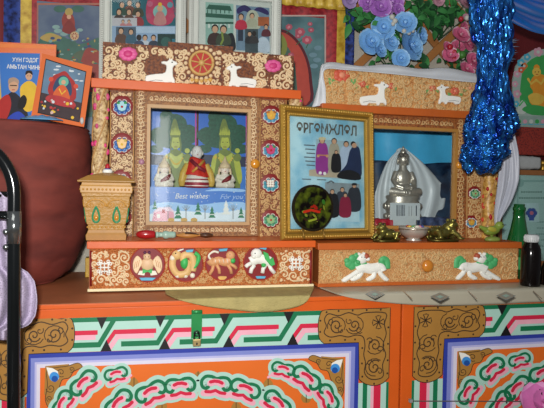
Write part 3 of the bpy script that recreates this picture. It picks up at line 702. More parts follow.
def knob(par, x, y, Y, r, m, name='knob'):
    c = onY(x, y, Y); k = mpp(x, y, Y)*r; b = MB(); b.ell((c.x, Y-k*.6, c.z), (k, k*.6, k), m); b.tube([(c.x, Y, c.z), (c.x, Y-k, c.z)], k*.5, m); b.build(name, par)
knob(dl, 254.7, 164, YC-.005, 4.7, AMBER); knob(dl, 141.5, 162, YC-.005, 3, mat('#a8788c', .4))
# crown board
def crown(t, x0, x1, ytl, ytr, ybl, ybr, step, Y, bg, sm, sd, r0, r1, cnt, flowers, avoid, th=.014):
    zb = ZK
    s = Sheet((0, Y, 0)); xm = (x0+x1)/2
    a0, a1 = onY(x0, 70, Y).x, onY(x1, 70, Y).x; zt = onY(xm, (ytl+ytr)/2, Y).z
    if step:
        b0, b1 = onY(step[0], 60, Y).x, onY(step[1], 60, Y).x
        o = [(a0, zb), (a1, zb), (a1, zt), (b1, zt), (b1, zt+.013), (b0, zt+.013), (b0, zt), (a0, zt)]
    else: o = [(a0, zb), (a1, zb), (a1, zt), (a0, zt)]
    s.prism([V((x, Y, z)) for x, z in o], V((0, th, 0)), bg)
    r = random.Random(sd)
    for k in range(8):       # packed in strips so the carving follows the board
        xa, xb = x0+(x1-x0)*k/8, x0+(x1-x0)*(k+1)/8; t_ = (k+.5)/8
        ya, yb = ytl+(ytr-ytl)*t_, ybl+(ybr-ybl)*t_
        scrolls(s, xa+.3, ya+1, xb-.3, yb-1, sm, r, r0, r1, cnt, 1.7, avoid=avoid)
    ed = [(x0+1, ytl+1), (x1-1, ytr+1)] if not step else [(x0+1, ytl+1), (step[0], ytl+(ytr-ytl)*.35+1)]
    o_ = s.build('crown_board', t)
    return o_
ZK = ZK1
FL_ = [(128, 54, 10), (273, 66, 9)]
cwn = crown(lc, 102.5, 293.5, 42.5, 55, 80, 92, (168, 233), YC-.005, mat2('#481e0c', '#7c4218', 160, .6, 'noise', .5), SCROLL_P, 31, 2.6, 6.4, 16, None, [(201, 63, 18), (158, 67, 13), (242, 74, 13)]+FL_)
PC = (0, YC-.005, 0)
deer(cwn, PC, 145, 58, 31.5, 1); deer(cwn, PC, 227, 63, 29.5, -1)
s = Sheet(PC); WB = mat('#c8a060', .5)
s.disc(201.5, 63, 12, mat('#a8281c', .5), 1, seg=32)
s.cord([(201.5+11.5*math.cos(k*PI/16), 63+11.5*math.sin(k*PI/16)) for k in range(33)], 3, WB, .006)
s.dome(201.5, 63, 3.2, WB, .008, base=.001)
for k in range(8): s.cord([(201.5+2.5*math.cos(k*PI/4+.2), 63+2.5*math.sin(k*PI/4+.2)), (201.5+10.5*math.cos(k*PI/4+.2), 63+10.5*math.sin(k*PI/4+.2))], 1.5, WB, .005)
for k in range(20): s.dome(201.5+15.8*math.cos(k*PI/10), 63+15.8*math.sin(k*PI/10), 2., SCROLL_P, .004, seg=8, ring=2)
for k in range(5): s.dome(192+k*4.6, 81-abs(k-2)*.6, 2.3, YOCH, .005, seg=8, ring=2)
s.build('dharma_wheel', cwn, label='red and gold eight-spoked wheel')
for x, y, r_ in FL_:
    s = Sheet(PC)
    for k in range(9):
        a = k*2*PI/9; s.dome(x+r_*.55*math.cos(a), y+r_*.42*math.sin(a), r_*.42, mat('#d85c94', .5, var=.2), .004, ry=r_*.3, seg=10, ring=3)
    s.dome(x, y, r_*.55, mat('#c83c78', .5, var=.2), .007, ry=r_*.4); s.build('lotus', cwn, label='pink lotus')
# ---------------------------------------------------------------- right shrine cabinet
YB2, YC2 = 1.395, 1.53
rc = thing('shrine_cabinet', (onY(418, 287, YB2).x, YC2, ZT+.004), 'carved shrine cabinet at right holding a silver statue, two white lions on its base', 'cabinet')
X0r, X1r, ZR, Zb0, Zp = cab_base(rc, 318.5, 519.5, YB2, 242.5, 249, 281.5, 288, ORANGE_D, ORANGE_D, CARVE_L, SCROLL, None)
s = Sheet((0, YB2+.003, 0)); A = [onY(319, 268, YB2).x, onY(518, 268, YB2).x]
s.ngon([V((A[0], YB2+.003, Zp)), V((A[1], YB2+.003, Zp)), V((A[1], YB2+.003, Zb0)), V((A[0], YB2+.003, Zb0))], mat2('#9a5a28', '#c8935a', 300, .6, 'voronoi', .7, .1, .5))
r0 = random.Random(5); LI = [(350, 268, 10), (366, 266, 13), (384, 268, 10), (462, 268, 10), (477, 266, 12), (493, 266, 9), (426, 265.5, 6)]
scrolls(s, 319.5, 251, 343, 281, SCROLL, r0, 3, 5, 12, 1.3, avoid=LI); scrolls(s, 400, 251, 452, 281, SCROLL, r0, 2.5, 5, 30, 1.2, avoid=LI); scrolls(s, 500, 252, 518, 280, SCROLL, r0, 2.5, 4.4, 10, 1.2, avoid=LI)
scrolls(s, 340, 251, 402, 281, SCROLL, r0, 1.2, 2, 26, .6, avoid=LI); scrolls(s, 450, 251, 502, 281, SCROLL, r0, 1.2, 2, 22, .6, avoid=LI)
for k in range(4): s.cord(spiral(426+(-1)**k*10, 265+(7 if k > 1 else -7), 6.5, 1.4, k, (-1)**k, 18), 1.6, SCROLL, .003)
s.build('carved_panel', rc)
PB2 = (0, YB2+.003, 0)
knob(rc, 426, 265.5, YB2, 5.6, mat('#c87c28', .3, coat=.4))
def lion(x, y, w, f):
    k = w/44.; T = lambda P: [((x+u*k) if f > 0 else (x+w-u*k), y+v*k) for u, v in P]
    a = Sheet(PB2)
    c_ = lambda P, w_, m_, h_=.006: a.cord([tuple(p) for p in cr(T(P), 5)], w_*k, m_, h_)
    LG_ = mat('#4ca868', .5, var=.2); c_([(37, 13), (40, 7), (44, 9), (44.5, 17)], 6, LG_, .004); c_([(35, 10), (39, 11), (42, 17)], 5, LG_, .004)
    for u, v_, r_ in ((5, 12, 4.5), (9, 7, 4.5), (8, 14, 4.5), (14, 12, 4.5), (20, 13, 4), (13, 4, 3.5), (3, 9, 3)): a.dome(*T([(u, v_)])[0], r_*k, LG_, .005)
    c_([(13, 19), (20, 16), (28, 17), (38, 15.5)], 10.5, WHITE, .007); c_([(34, 14), (38, 15), (40, 19)], 8, WHITE, .0075)
    for P in ([(14, 20), (8, 24), (0, 29)], [(18, 21), (15, 25), (9, 28)], [(36, 19), (38, 23), (43, 28)], [(31, 20), (30, 25), (25, 28)]): c_(P, 5, WHITE); a.dome(*T([P[-1]])[0], 2.8*k, WHITE, .006, ry=2*k)
    a.dome(*T([(18, 7)])[0], 5.6*k, WHITE, .009); a.dome(*T([(22.5, 4.5)])[0], 3.4*k, mat('#a85038', .5), .009); a.dome(*T([(24, 7)])[0], 2.4*k, WHITE, .010); a.dome(*T([(14, 10)])[0], 2.6*k, LG_, .0095)
    for u in (17, 20): a.dome(*T([(u, 5)])[0], .8*k, BLACK, .0105)
    a.dome(*T([(15, 2)])[0], 1.8*k, WHITE, .008); a.dome(*T([(20, 1.5)])[0], 1.6*k, WHITE, .008)
    a.build('snow_lion', rc, label='white snow lion with green mane')
lion(344, 252, 43, 1); lion(457, 252, 41, -1)
XL2, XR2 = onY(326, 165, YC2).x, onY(497, 165, YC2).x
ZC2 = onY(411, 115, YC2).z; zs_ = ZC1; 
b = MB()
b.box(XL2, XL2+.008, YC2+.004, YBACK, ZR, ZC2, DW); b.box(XR2-.008, XR2, YC2+.004, YBACK, ZR, ZC2, DW)
b.box(XL2+.008, XR2-.008, YBACK-.008, YBACK, ZR, ZC2, DW); b.box(XL2+.008, XR2-.008, YC2+.004, YBACK-.008, ZR, ZR+.004, DW); b.box(XL2+.008, XR2-.008, YC2+.004, YBACK-.008, ZC2-.006, ZC2, DW)
b.build('case', rc)
ZL_, ZC1_ = ZL, ZC1; ZL, ZC1 = ZR, ZC2
Zk0, ZK = cornice(rc, 322, 505, YC2, 108, 115.5, ORANGE_D)
carved_panel(rc, 466.5, 482.5, 122, 240, YC2, [(473, 160, 5.5, 3), (474.5, 193, 6.5, 5), (471, 222, 6.5, 2)], 13, mat2('#7a4018', '#b0703a', 200, .6, 'noise', .4), SCROLL, 34)
carved_panel(rc, 341, 356, 108, 238, YC2, [(348, 140, 6, 2), (348, 200, 6, 3)], 14, mat2('#7a4018', '#b0703a', 200, .6, 'noise', .4), SCROLL, 20)
GCOL = mat2('#9a6a28', '#d8aa58', 90, .4, 'noise', .4)
column(rc, 490, 13.5, YC2, ZR, ZC2, GCOL, blots=[RED, mat('#c83c28', .5), YOCH], seed=8); column(rc, 333, 13, YC2, ZR, ZC2, GCOL, blots=[RED, YOCH], seed=9)
H0, H1, h0, h1, dr = door(rc, 357, 466, 369, 453.5, 116, 130, 226, 240, YC2, ZR+.001, ZC2-.001, 22, mat2('#6a3414', '#9c5c28', 220, .6, 'noise', .4), SCROLL, mat('#a87838', .5, var=.12))
knob(dr, 458.5, 165, YC2-.005, 3.6, AMBER)
cw2 = crown(rc, 323, 503, 66, 81, 104, 116, None, YC2-.005, mat2('#a0642e', '#d09a5c', 160, .6, 'noise', .5), SCROLL, 32, 2, 4.6, 16, None, [(372, 90, 11), (447, 97, 11), (338, 74, 8)])
PC2 = (0, YC2-.005, 0)
deer(cw2, PC2, 359, 81, 28.5, 1); deer(cw2, PC2, 437, 84, 23.5, -1)
for x, y, r_, m_ in ((342, 75, 8.5, '#c85840'), (362, 84, 4, '#c86048'), (390, 86, 4, '#c86048'), (432, 88, 4, '#c86048'), (455, 91, 4.5, '#c86048'), (470, 88, 4, '#c87858')):
    s = Sheet(PC2)
    for k in range(7): a = k*2*PI/7; s.dome(x+r_*.6*math.cos(a), y+r_*.5*math.sin(a), r_*.42, mat(m_, .5, var=.2), .0035, seg=8, ring=3)
    s.dome(x, y, r_*.45, mat('#d88868', .5), .006, seg=10, ring=3)
    for q in (-1, 1): s.relief([(x+q*r_*.8, y+r_*.6), (x+q*r_*1.7, y+r_*.3), (x+q*r_*1.5, y+r_*1.3)], mat('#6c9c58', .5), .003, .3)
    s.build('carved_flower', cw2)
ZLL, ZRL = ZL_, ZR        # ledges in front of the two cases
def P3(x, y, Y): return onY(x, y, Y)
# ---- olive cloth under the left cabinet
edge2 = cr([(166, 294), (180, 300), (205, 306), (235, 310), (265, 312), (292, 308), (306, 302), (313, 290), (314, 286)], 6)
def clothf(u, v):
    k = u*(len(edge2)-1); i = min(int(k), len(edge2)-2); p = edge2[i].lerp(edge2[i+1], k-i)
    q = onZ(p.x, p.y, ZT+.0025); wv = .0012*math.sin(u*40+v*3)
    if q.y > YF-.009: return q.lerp(V((q.x, 1.46, ZT+.0025)), v)+V((0, 0, 0))
    g = onY(p.x, p.y, YF-.009-.004*abs(math.sin(u*9))); 
    if v < .3: return g.lerp(V((g.x, g.y, ZT+.003)), v/.3)
    return V((g.x, g.y, ZT+.003)).lerp(V((g.x, 1.46, ZT+.0025)), (v-.3)/.7)
b = MB(); b.grid(clothf, 60, 20, mat('#a89a62', .7, var=.3, scale=40, bump=.5, bscale=300)); b.build('folded_cloth', None, 'olive beige folded cloth under the left cabinet, hanging over the chest edge', 'cloth', solid=.002)

# ---- figurines and cards inside the left case
def face_marks(par, c, r, lips=RED):
    b = MB()
    for k in (-1, 1):
        b.ell((c.x+k*r*.38, c.y-r*.9, c.z+r*.08), (r*.13, r*.06, r*.055), BLACK, 8, 6); b.ell((c.x+k*r*.38, c.y-r*.88, c.z+r*.32), (r*.16, r*.03, r*.025), HAIRB, 8, 6)
    b.ell((c.x, c.y-r*.93, c.z-r*.48), (r*.2, r*.1, r*.07), lips, 8, 6); b.build('face', par)
def buddha_small(x, label):
    Y = 1.60; k = mpp(x, 165, Y); c = P3(x, 186, Y); c.z = ZS+.0005; IV = mat('#e4dccc', .4, var=.08)
    t = thing('seated_figurine', c, label, 'figurine', 'small white figurines behind the glass')
    b = MB()
    b.ell(c+V((0, 0, 4*k)), (9.5*k, 8*k, 4.5*k), IV); b.ell(c+V((0, 0, 9*k)), (7*k, 5.5*k, 6*k), IV)
    for q in (-1, 1):
        b.tube([c+V((q*6*k, 0, 13*k)), c+V((q*8.4*k, -2*k, 8*k)), c+V((q*3*k, -6*k, 6*k))], [2.4*k, 2.4*k, 2*k], IV); b.tube([c+V((q*8*k, -2*k, 3*k)), c+V((0, -7.5*k, 2.6*k))], [3*k, 2.4*k], IV)
    b.tube([c+V((0, 0, 12*k)), c+V((0, 0, 16*k))], [4*k, 3*k], IV)
    b.build('body', t, remesh=.0016)
    hd = c+V((0, -.8*k, 18.6*k)); b = MB(); b.ell(hd, (4.6*k, 4.4*k, 5.4*k), mat('#f0e0d0', .4, var=.05))
    for q in (-1, 1): b.ell(hd+V((q*4.5*k, .5*k, -.5*k)), (.9*k, 1*k, 2*k), mat('#f0e0d0', .4, var=.05), 8, 6)
    b.ell(hd+V((0, -4.4*k, -.6*k)), (.7*k, .9*k, 1.1*k), mat('#f0e0d0', .4, var=.05), 8, 6)
    ho = b.build('head', t); face_marks(ho, hd, 4.4*k)
    b = MB(); b.lathe(hd+V((0, .4*k, 0)), [(5.7*k, 1*k), (5.9*k, 3*k), (5*k, 5*k), (3.3*k, 7*k), (1.6*k, 9.5*k), (.5*k, 13*k)], mat('#dcc49c', .45), 20)
    for q in (-1, 1): b.tube([hd+V((q*5.4*k, .8*k, 2*k)), hd+V((q*6*k, .5*k, -4*k)), hd+V((q*5.6*k, 0, -8*k))], [1*k, 1.2*k, .6*k], mat('#dcc49c', .45), 8)
    b.build('pointed_hat', t)
    b = MB(); b.tube([c+V((5.6*k, -3*k, 12.5*k)), c+V((3*k, -6.4*k, 9.5*k)), c+V((-4*k, -6.2*k, 5.5*k))], [1.5*k, 2.4*k, 1.3*k], DRED, 8); b.build('sash', t, label='dark red sash')
    return t
buddha_small(164, 'small white seated figurine in a pointed hat, left of the bald monk figurine')
buddha_small(224.5, 'small white seated figurine in a pointed hat, right of the bald monk figurine')
Y = 1.585; k = mpp(197, 165, Y)*1.1; c = P3(196.5, 186, Y); c.z = ZS+.0005
mk = thing('monk_figurine', c, 'seated monk figurine with bald white head and red mantle over yellow sleeves', 'figurine')
b = MB(); YR = mat('#c8a448', .45, var=.2)
b.ell(c+V((0, 1*k, 7*k)), (12*k, 7*k, 8*k), YR); b.ell(c+V((0, 1*k, 17*k)), (9*k, 6*k, 9*k), YR); b.tube([c+V((0, 0, 22*k)), c+V((0, 0, 29*k))], [4*k, 3*k], YR)
for q in (-1, 1): b.tube([c+V((q*8*k, 0, 21*k)), c+V((q*12*k, -2*k, 13*k)), c+V((q*13.5*k, -2*k, 6*k)), c+V((q*13*k, -1*k, 1.5*k))], [3.4*k, 3.6*k, 3.4*k, 3*k], YR)
b.build('robe', mk, remesh=.002)
hd = c+V((0, -1*k, 32*k)); HW = mat('#e0dcd8', .4, var=.08); b = MB(); b.ell(hd, (5*k, 5*k, 6.4*k), HW)
for q in (-1, 1): b.ell(hd+V((q*5*k, .6*k, -.5*k)), (.9*k, 1.2*k, 1.9*k), HW, 8, 6)
b.ell(hd+V((0, -5*k, -.6*k)), (.8*k, 1*k, 1.3*k), HW, 8, 6); ho = b.build('head', mk); face_marks(ho, hd, 4.9*k, mat('#a05850', .5))
def mantle(u, v):
    a = PI*(.98+1.04*u); r = (6.0+7.0*v-1.2*v*v)*k; z = (27-16*v-2*math.sin(v*3))*k
    return c+V((r*math.cos(a)*1.03, r*.72*math.sin(a)-.7*k+.25*k*math.sin(u*34), z+1.1*k*math.sin(u*PI*2)))
b = MB(); b.grid(mantle, 40, 10, mat('#c42818', .5, var=.15)); b.build('mantle', mk, solid=.0018, label='red mantle')
b = MB(); b.tube([c+V((-6*k, -5.5*k, 25*k)), c+V((1*k, -9*k, 18*k)), c+V((7*k, -9.6*k, 15*k))], [1.6*k, 2*k, 1.4*k], mat('#7c1828', .5), 8); b.tube([c+V((6*k, -5.5*k, 25*k)), c+V((0, -9*k, 18.5*k)), c+V((-5*k, -9.2*k, 14*k))], [1.2*k, 1.5*k, 1*k], mat('#c89038', .5), 8); b.build('collar', mk)
b = MB(); W2 = mat('#dcd6cc', .5); MR = mat('#8c2030', .5)
b.lathe(c+V((0, -1.5*k, 0)), [(11.2*k, 0), (11.5*k, 1.5*k), (11.5*k, 2.2*k), (11.4*k, 4*k), (11.2*k, 5*k), (10.8*k, 7*k), (10.2*k, 8.2*k), (9*k, 11*k), (7*k, 13*k)], [MR, W2, MR, MR, W2, MR, W2, W2], 28, ax=.85); b.build('lap_cloth', mk, label='white lap cloth with maroon stripes')
# two identical postcards behind
def postcard(x0, x1, label):
    Yp = 1.68; s = Sheet((0, Yp, 0)); q = qmap((x0, 109), (x1, 111), (x1, 196), (x0, 196)); U = lambda L: [q(u, v) for u, v in L]
    t = thing('picture_card', P3((x0+x1)/2, 196, Yp), label, 'picture', 'statue picture cards')
    X0_, X1_, Z0_, Z1_ = rect_of(x0, 110, x1, 196, Yp)
    b = MB(); b.box(X0_, X1_, Yp, Yp+.003, ZS+.0005, Z1_, mat('#3c74d4', .3, var=.2, scale=8)); b.build('card', t)
    DG = mat('#205840', .4, var=.9, scale=130); GB = mat('#b8c048', .35, var=.3, scale=50); GD = mat('#748434', .4, var=.35, scale=60)
    for cx_, cy_, rx, ry in ((.2, .3, .22, .1), (.5, .16, .3, .12), (.82, .28, .22, .12), (.35, .08, .15, .08), (.5, .35, .45, .1), (.85, .45, .2, .06), (.12, .46, .16, .05)):
        w = (x1-x0); s.disc(*q(cx_, cy_), rx*w, DG, 1+rx, ry=ry*85, seg=14)
    s.poly(U([(0, .52), (1, .54), (1, .66), (0, .64)]), mat('#28304c', .4), 1.5); s.poly(U([(0, .64), (1, .66), (1, 1), (0, 1)]), mat('#3c80d8', .4, var=.2), 1.6)
    s.smooth(U([(.52, .1), (.6, .18), (.62, .24), (.62, .36), (.57, .44), (.66, .48), (.8, .54), (.82, .66), (.86, .8), (.8, 1), (.3, 1), (.3, .8), (.28, .6), (.36, .52), (.48, .46), (.47, .38), (.43, .28), (.46, .18)]), GD, 3)
    s.smooth(U([(.3, .55), (.38, .52), (.34, .7), (.26, .98), (.18, .98), (.24, .72)]), GB, 4); s.smooth(U([(.72, .52), (.84, .58), (.9, .78), (.84, .86), (.76, .7)]), GB, 4)
    s.smooth(U([(.42, .5), (.56, .54), (.7, .5), (.66, .62), (.56, .68), (.46, .62)]), GB, 5); s.disc(*q(.55, .38), 5, GB, 5, ry=6.5)
    s.smooth(U([(.44, .31), (.46, .22), (.54, .1), (.62, .22), (.64, .31)]), GD, 6)
    for k_ in range(5): s.disc(*q(.45+.045*k_, .28), 1.2, GB, 7, seg=8)
    for k_ in (-1, 1): s.disc(*q(.55+.045*k_, .375), .8, BLACK, 7, ry=.4, seg=8)
    for k_ in range(7): u_ = .46+.03*k_; s.poly(U([(u_-.016, .27), (u_, .22-.04*(1-abs(k_-3)/3)), (u_+.016, .27)]), GB, 6.5)
    for k_ in range(11): u_ = .42+.028*k_; s.disc(*q(u_, .56+.07*math.sin(PI*k_/10)), .9, YEL, 6, seg=7)
    for k_ in (-1, 1):
        s.stroke(U([(.55+k_*.08, .3), (.55+k_*.11, .4), (.55+k_*.1, .5)]), 1.6, GD, 6); s.disc(*q(.55+k_*.2, .55), 1.6, YEL, 6, seg=8)
    for k_ in range(5): s.stroke(U([(.42+k_*.06, .7), (.38+k_*.075, .95)]), .8, GD, 6, caps=False)
    s.stroke(U([(.51, .43), (.58, .43)]), .6, DRED, 7, caps=False); s.disc(*q(.8, .55), 4, GD, 6); s.disc(*q(.8, .47), 2.5, GB, 6.5)
    s.rect(x1-1.3, 110, x1, 168, mat('#c83ca0', .4), 8)
    r = random.Random(int(x0)); MG = mat('#78b088', .5, var=.2)
    for k_ in range(14):
        u, v = r.uniform(.02, .9), r.uniform(.84, .97); s.stroke([q(u, v), q(u+.1, v), q(u+.1, v+.03)], 1.2, MG, 2, caps=False)
    s.build('printed_picture', t)
    return t
postcard(150.5, 196.3, 'picture of a golden crowned statue behind the glass, left one of the pair')
postcard(198.2, 247, 'picture of a golden crowned statue behind the glass, right one of the pair')
Yp = 1.567; t = thing('greeting_card', P3(198, 223, Yp), 'blue winter greeting card reading Best wishes, along the bottom behind the glass', 'card')
X0_, X1_, Z0_, Z1_ = rect_of(150, 187.5, 246.5, 222.5, Yp)
b = MB(); b.box(X0_, X1_, Yp, Yp+.0015, ZLL+.0045, Z1_, mat('#4078c8', .35, var=.25, scale=9)); b.build('card', t)
s = Sheet((0, Yp, 0)); SN = mat('#dce8f0', .4, var=.1); PALE = mat('#9cc4ec', .4, var=.2, scale=14)
s.smooth([(150, 206), (170, 202), (195, 205), (225, 202), (247, 204), (247, 222), (150, 222)], PALE, 1); s.smooth([(150, 214), (180, 211), (215, 213), (246, 210), (246, 222.5), (150, 222.5)], SN, 2)
s.smooth([(205, 191), (222, 188), (246, 190), (240, 192), (222, 191)], PALE, 2)
s.poly([(152, 221), (154, 212), (158, 208.5), (170, 208), (174, 213), (174, 221)], PINK, 3); s.poly([(152, 213), (158, 207.5), (170, 207), (175, 212), (168, 211), (160, 211)], mat('#e8d0dc', .5), 4); s.rect(162, 209.5, 165, 213, RED, 5); s.rect(157, 214, 160, 218, WHITE, 5)
def tree(x, y, h, m): 
    for j in range(3): s.poly([(x-h*(.14+.07*j), y-h*(.62-.26*j)), (x, y-h*(1.-.25*j)), (x+h*(.14+.07*j), y-h*(.62-.26*j))], m, 4+j)
    s.stroke([(x-h*.15, y-h*.35), (x+h*.15, y-h*.35)], .8, WHITE, 7.5, caps=False)
PG = mat('#2c7c58', .5, var=.2)
for x, y, h in ((155, 210, 10), (178, 220, 15), (198, 216, 14), (212, 219, 13), (241, 219, 12)): tree(x, y, h, PG)
tree(226, 216, 16, WHITE)
for x in (168, 186, 205, 233):
    s.stroke([(x, 219), (x, 205)], .8, GREY, 3.5, caps=False)
    for d in (-4, -2, 2, 4): s.stroke([(x, 211), (x+d, 204+abs(d)*.6)], .5, GREY, 3.5, caps=False)
for x in (171, 184, 194): s.disc(x, 220, 3.4, YOCH, 5, ry=2.2)
r = random.Random(4)
for _ in range(40): s.disc(r.uniform(152, 245), r.uniform(190, 215), r.uniform(.3, .7), WHITE, 8, seg=6)
s.build('printed_picture', t)
text('Best wishes', Sheet((0, Yp, 0)), 191, 198.5, 7.5, WHITE, 'greeting', t, width=33, shear=.35, h=.0035)
text('For you', Sheet((0, Yp, 0)), 231, 199, 7, mat('#a8c0e0', .5), 'greeting', t, width=23, shear=.35, h=.0035)

# ---- things on the left ledge
def foot(x, y, Z): p = onZ(x, y, Z); return p
# pagoda shaped box
AXB = .68; by = 1.463; c = V((onY(107, 220, by).x, by, 0)); kk = mpp(106, 200, by)*.955
hgt = lambda y: onY(106.5, y, by-.04).z-(ZLL+.0005)
bx = thing('offering_box', V((c.x, c.y, ZLL+.0005)), 'gold tapered square box with lid and green drop jewels on the left ledge', 'box')
WB2 = mat('#b08440', .4, var=.25, scale=60, bump=.4, bscale=150); zb0 = V((c.x, c.y, ZLL+.0005))
def square(name, prof, m, par): b = MB(); b.lathe(zb0, [(r*kk/math.cos(PI/4), hgt(y) if y is not None else 0) for r, y in prof], m, sides=4, rotz=PI/4, ax=AXB); return b.build(name, par, bevel=.001)
square('foot', [(20.5, None), (21, 235.5), (19.5, 233), (18.5, 230)], mat('#a87838', .45, var=.2), bx)
bd = square('body', [(18.5, 230.2), (19, 225), (20, 224), (24, 197), (25, 196), (25.5, 190), (24.5, 188.5)], WB2, bx)
square('rim', [(24.5, 194), (26.5, 192.5), (26.8, 186.5), (25.5, 185), (25, 182.5)], mat('#b88a46', .4, var=.2), bx)
lid = square('lid', [(29, 182.4), (29.5, 180.8), (19, 175.5), (9, 173.2), (3, 172.5)], mat('#a47a3c', .4, var=.2), bx)
kb = zb0+V((0, 0, hgt(172.6))); b = MB(); b.lathe(kb, [(5.2*kk, 0), (5.6*kk, 1.8*kk), (4.6*kk, 3.8*kk), (2.4*kk, 5*kk)], [WHITE, WHITE, mat('#3c6cb0', .4)], 16); b.ell(kb+V((0, 0, 6.6*kk)), (2.6*kk, 2.6*kk, 3.8*kk), RED, 12, 8); b.build('knob', lid, label='red, white and blue knob')
JG = mat('#2c8a5c', .35)
for f in (0, 1, 2):         # the front and the two sides that show
    a_ = (-PI/2, 0, PI)[f]; nrm = V((math.cos(a_), math.sin(a_), 0)); tan = V((-math.sin(a_), math.cos(a_), 0)); sc_ = AXB if f == 0 else 1.; wd = 1. if f == 0 else AXB
    def fp(u, y, d=0.):
        r = 20+(24-20)*(224-y)/27.; return zb0+nrm*(r*kk*sc_+d)+tan*(u*kk*wd)+V((0, 0, hgt(y)))
    for u0 in (-10.5, 10.5):
        s = MB(); s.tube([fp(u0+4.3*math.sin(t_)*math.sin(t_/2)**1.2*1.1, 214.5-8*math.cos(t_), .0008) for t_ in [q*2*PI/28 for q in range(29)]], 1.15*kk, JG, 6); s.build('jewel', bd, label='green drop jewel')
        s = MB(); s.ell(fp(u0, 218, .0003), (2.2*kk, 1.2*kk, 2.6*kk), AMBER, 10, 6); s.build('drop', bd)
    s = MB()
    for u0 in (-10.5, 10.5):
        s.tube([fp(u0+10*math.cos(t_), 207-7.5*math.sin(t_), .0006) for t_ in [q*PI/14 for q in range(15)]], .9*kk, GOLDW, 6)
        for q in (-1, 1): s.tube([fp(u0+q*(5+3.4*(1-t_*.8)*math.cos(t_*8)), 205+3*(1-t_*.8)*math.sin(t_*8), .0006) for t_ in [w/16 for w in range(17)]], .7*kk, GOLDW, 6)
    s.build('scroll_relief', bd)
    s = MB()
    for q in range(13): s.ell(zb0+nrm*(26.4*kk*sc_)+tan*((q-6)*3.9*kk*wd)+V((0, 0, hgt(189.5))), (1.2*kk,)*3, GOLDW, 8, 6)
    s.build('bead_row', bd); s = MB()
    for q in range(9): s.ell(zb0+nrm*(19.*kk*sc_)+tan*((q-4)*4.2*kk*wd)+V((0, 0, hgt(227.5))), (1.3*kk, .9*kk, 1.2*kk), GOLDW, 8, 6)
    s.build('bead_row', bd)
# red egg, pale glass piece, wooden spoon
def lying(x0, x1, y, Z, dy=0): 
    a, b_ = foot(x0, y, Z), foot(x1, y, Z); return a, b_
k = mpp(165, 235, 1.46)
ya = 1.462
def lx(x): return onY(x, 235, ya).x
c = V(((lx(136)+lx(155))/2, ya, ZLL+.0012+4.6*k)); b = MB(); w = (lx(155)-lx(136))/2
b.tube([c+V((w*t_, 0, -.3*k*0)) for t_ in (-1, -.92, -.75, -.4, 0, .4, .7, .9, 1)], [.8*k, 2*k, 3.2*k, 4.2*k, 4.6*k, 4.4*k, 3.9*k, 3.5*k, 3.2*k], mat('#a01c20', .25, var=.1, coat=.5), 20)
b.build('rattle_egg', None, 'glossy dark red egg-shaped piece lying on the left ledge', 'ornament')
b = MB(); CG = mat('#98b8a8', .25, var=.12, coat=.4); r_ = 4.2*k; c0 = lx(155.8); c1 = lx(175.5)
c = ZLL+.001+r_
b.tube([V((c0+(c1-c0)*t_, ya, c)) for t_ in (0, .1, .12, .35, .4, .5, .6, .66, .9, 1)], [r_*f for f in (.75, .8, .62, .62, .95, 1, .95, .8, .8, .62)], CG, 18)
b.build('glass_bottle', None, 'small pale green lying bottle-like piece right of the red egg', 'ornament')
b = MB(); WD = mat('#b07a3c', .45, var=.25, scale=30); c0, c1 = lx(176.5), lx(213)
def spoon(u, v):
    x = c0+(c1-c0)*u; prof = (.35+.9*math.sin(min(1, u/.62)*PI)**1.) if u < .62 else .45+.55*math.sin((u-.62)/.38*PI)
    w = prof*3.*k; a = v*2*PI; return V((x, ya+w*1.3*math.cos(a), ZLL+.001+3.7*k+w*.9*math.sin(a)))
b.grid(lambda u, v: spoon(v, u), 14, 36, WD, closed=True, mfn=lambda u, v: mat('#4a2c18', .4) if (v > .62 or (.2 < v < .6 and .15 < u < .4)) else WD)
b.build('wooden_spoon', None, 'brown wooden spoon with a dark tip lying on the left ledge', 'spoon')

# ---- gold framed certificate leaning across the gap
B0 = onZ(280, 240, ZLL+.001); B1 = onZ(372.5, 238.2, ZRL+.001); B0 = onY(280, 240, 1.425); B1 = onY(372.5, 238.2, 1.487); B0.z = B1.z = max(ZLL, ZRL)+.001
xd = (B1-B0); W = xd.length; xd.normalize(); nrm = V((xd.y, -xd.x, 0)).normalized()
if nrm.y > 0: nrm = -nrm
lean = math.radians(3); up = (V((0, 0, 1))*math.cos(lean)-nrm*math.sin(lean)).normalized(); fn = xd.cross(up).normalized()
if fn.y > 0: fn = -fn
p = onP(282.5, 105, B0, fn); H = (p-B0).dot(up)
gf = thing('certificate_frame', (B0+B1)/2, 'ornate gold framed certificate leaning between the two cabinets', 'picture frame')
def F3(u, v, d=0.): return B0+xd*u+up*v+fn*d
def fbar(b, u0, u1, v0, v1, d0, d1, m):
    i = b.add([F3(u, v, d) for d in (d0, d1) for u, v in ((u0, v0), (u1, v0), (u1, v1), (u0, v1))])
    for q in ((0, 1, 2, 3), (4, 7, 6, 5), (0, 4, 5, 1), (1, 5, 6, 2), (2, 6, 7, 3), (3, 7, 4, 0)): b.face([i[z] for z in q], m)
GF = mat('#b8903c', .35, metal=.55, var=.2, scale=80, bump=.2); GF2 = mat('#8a6a2c', .4, metal=.5, var=.2)
b = MB(); fw = .028
prof = [(0, 0), (0, .010), (.004, .014), (.010, .015), (.014, .010), (.019, .008), (.022, .011), (.026, .010), (.028, .004), (.028, 0)]
rows = []
for w_, d in prof: rows.append(b.add([F3(w_, w_, d), F3(W-w_, w_, d), F3(W-w_, H-w_, d), F3(w_, H-w_, d)]))
for j in range(len(rows)-1):
    for q in range(4): b.face((rows[j][q], rows[j][(q+1) % 4], rows[j+1][(q+1) % 4], rows[j+1][q]), GF2 if j in (4,) else GF)
fbar(b, .004, W-.004, .004, H-.004, -.006, 0, mat('#5c4428', .7))
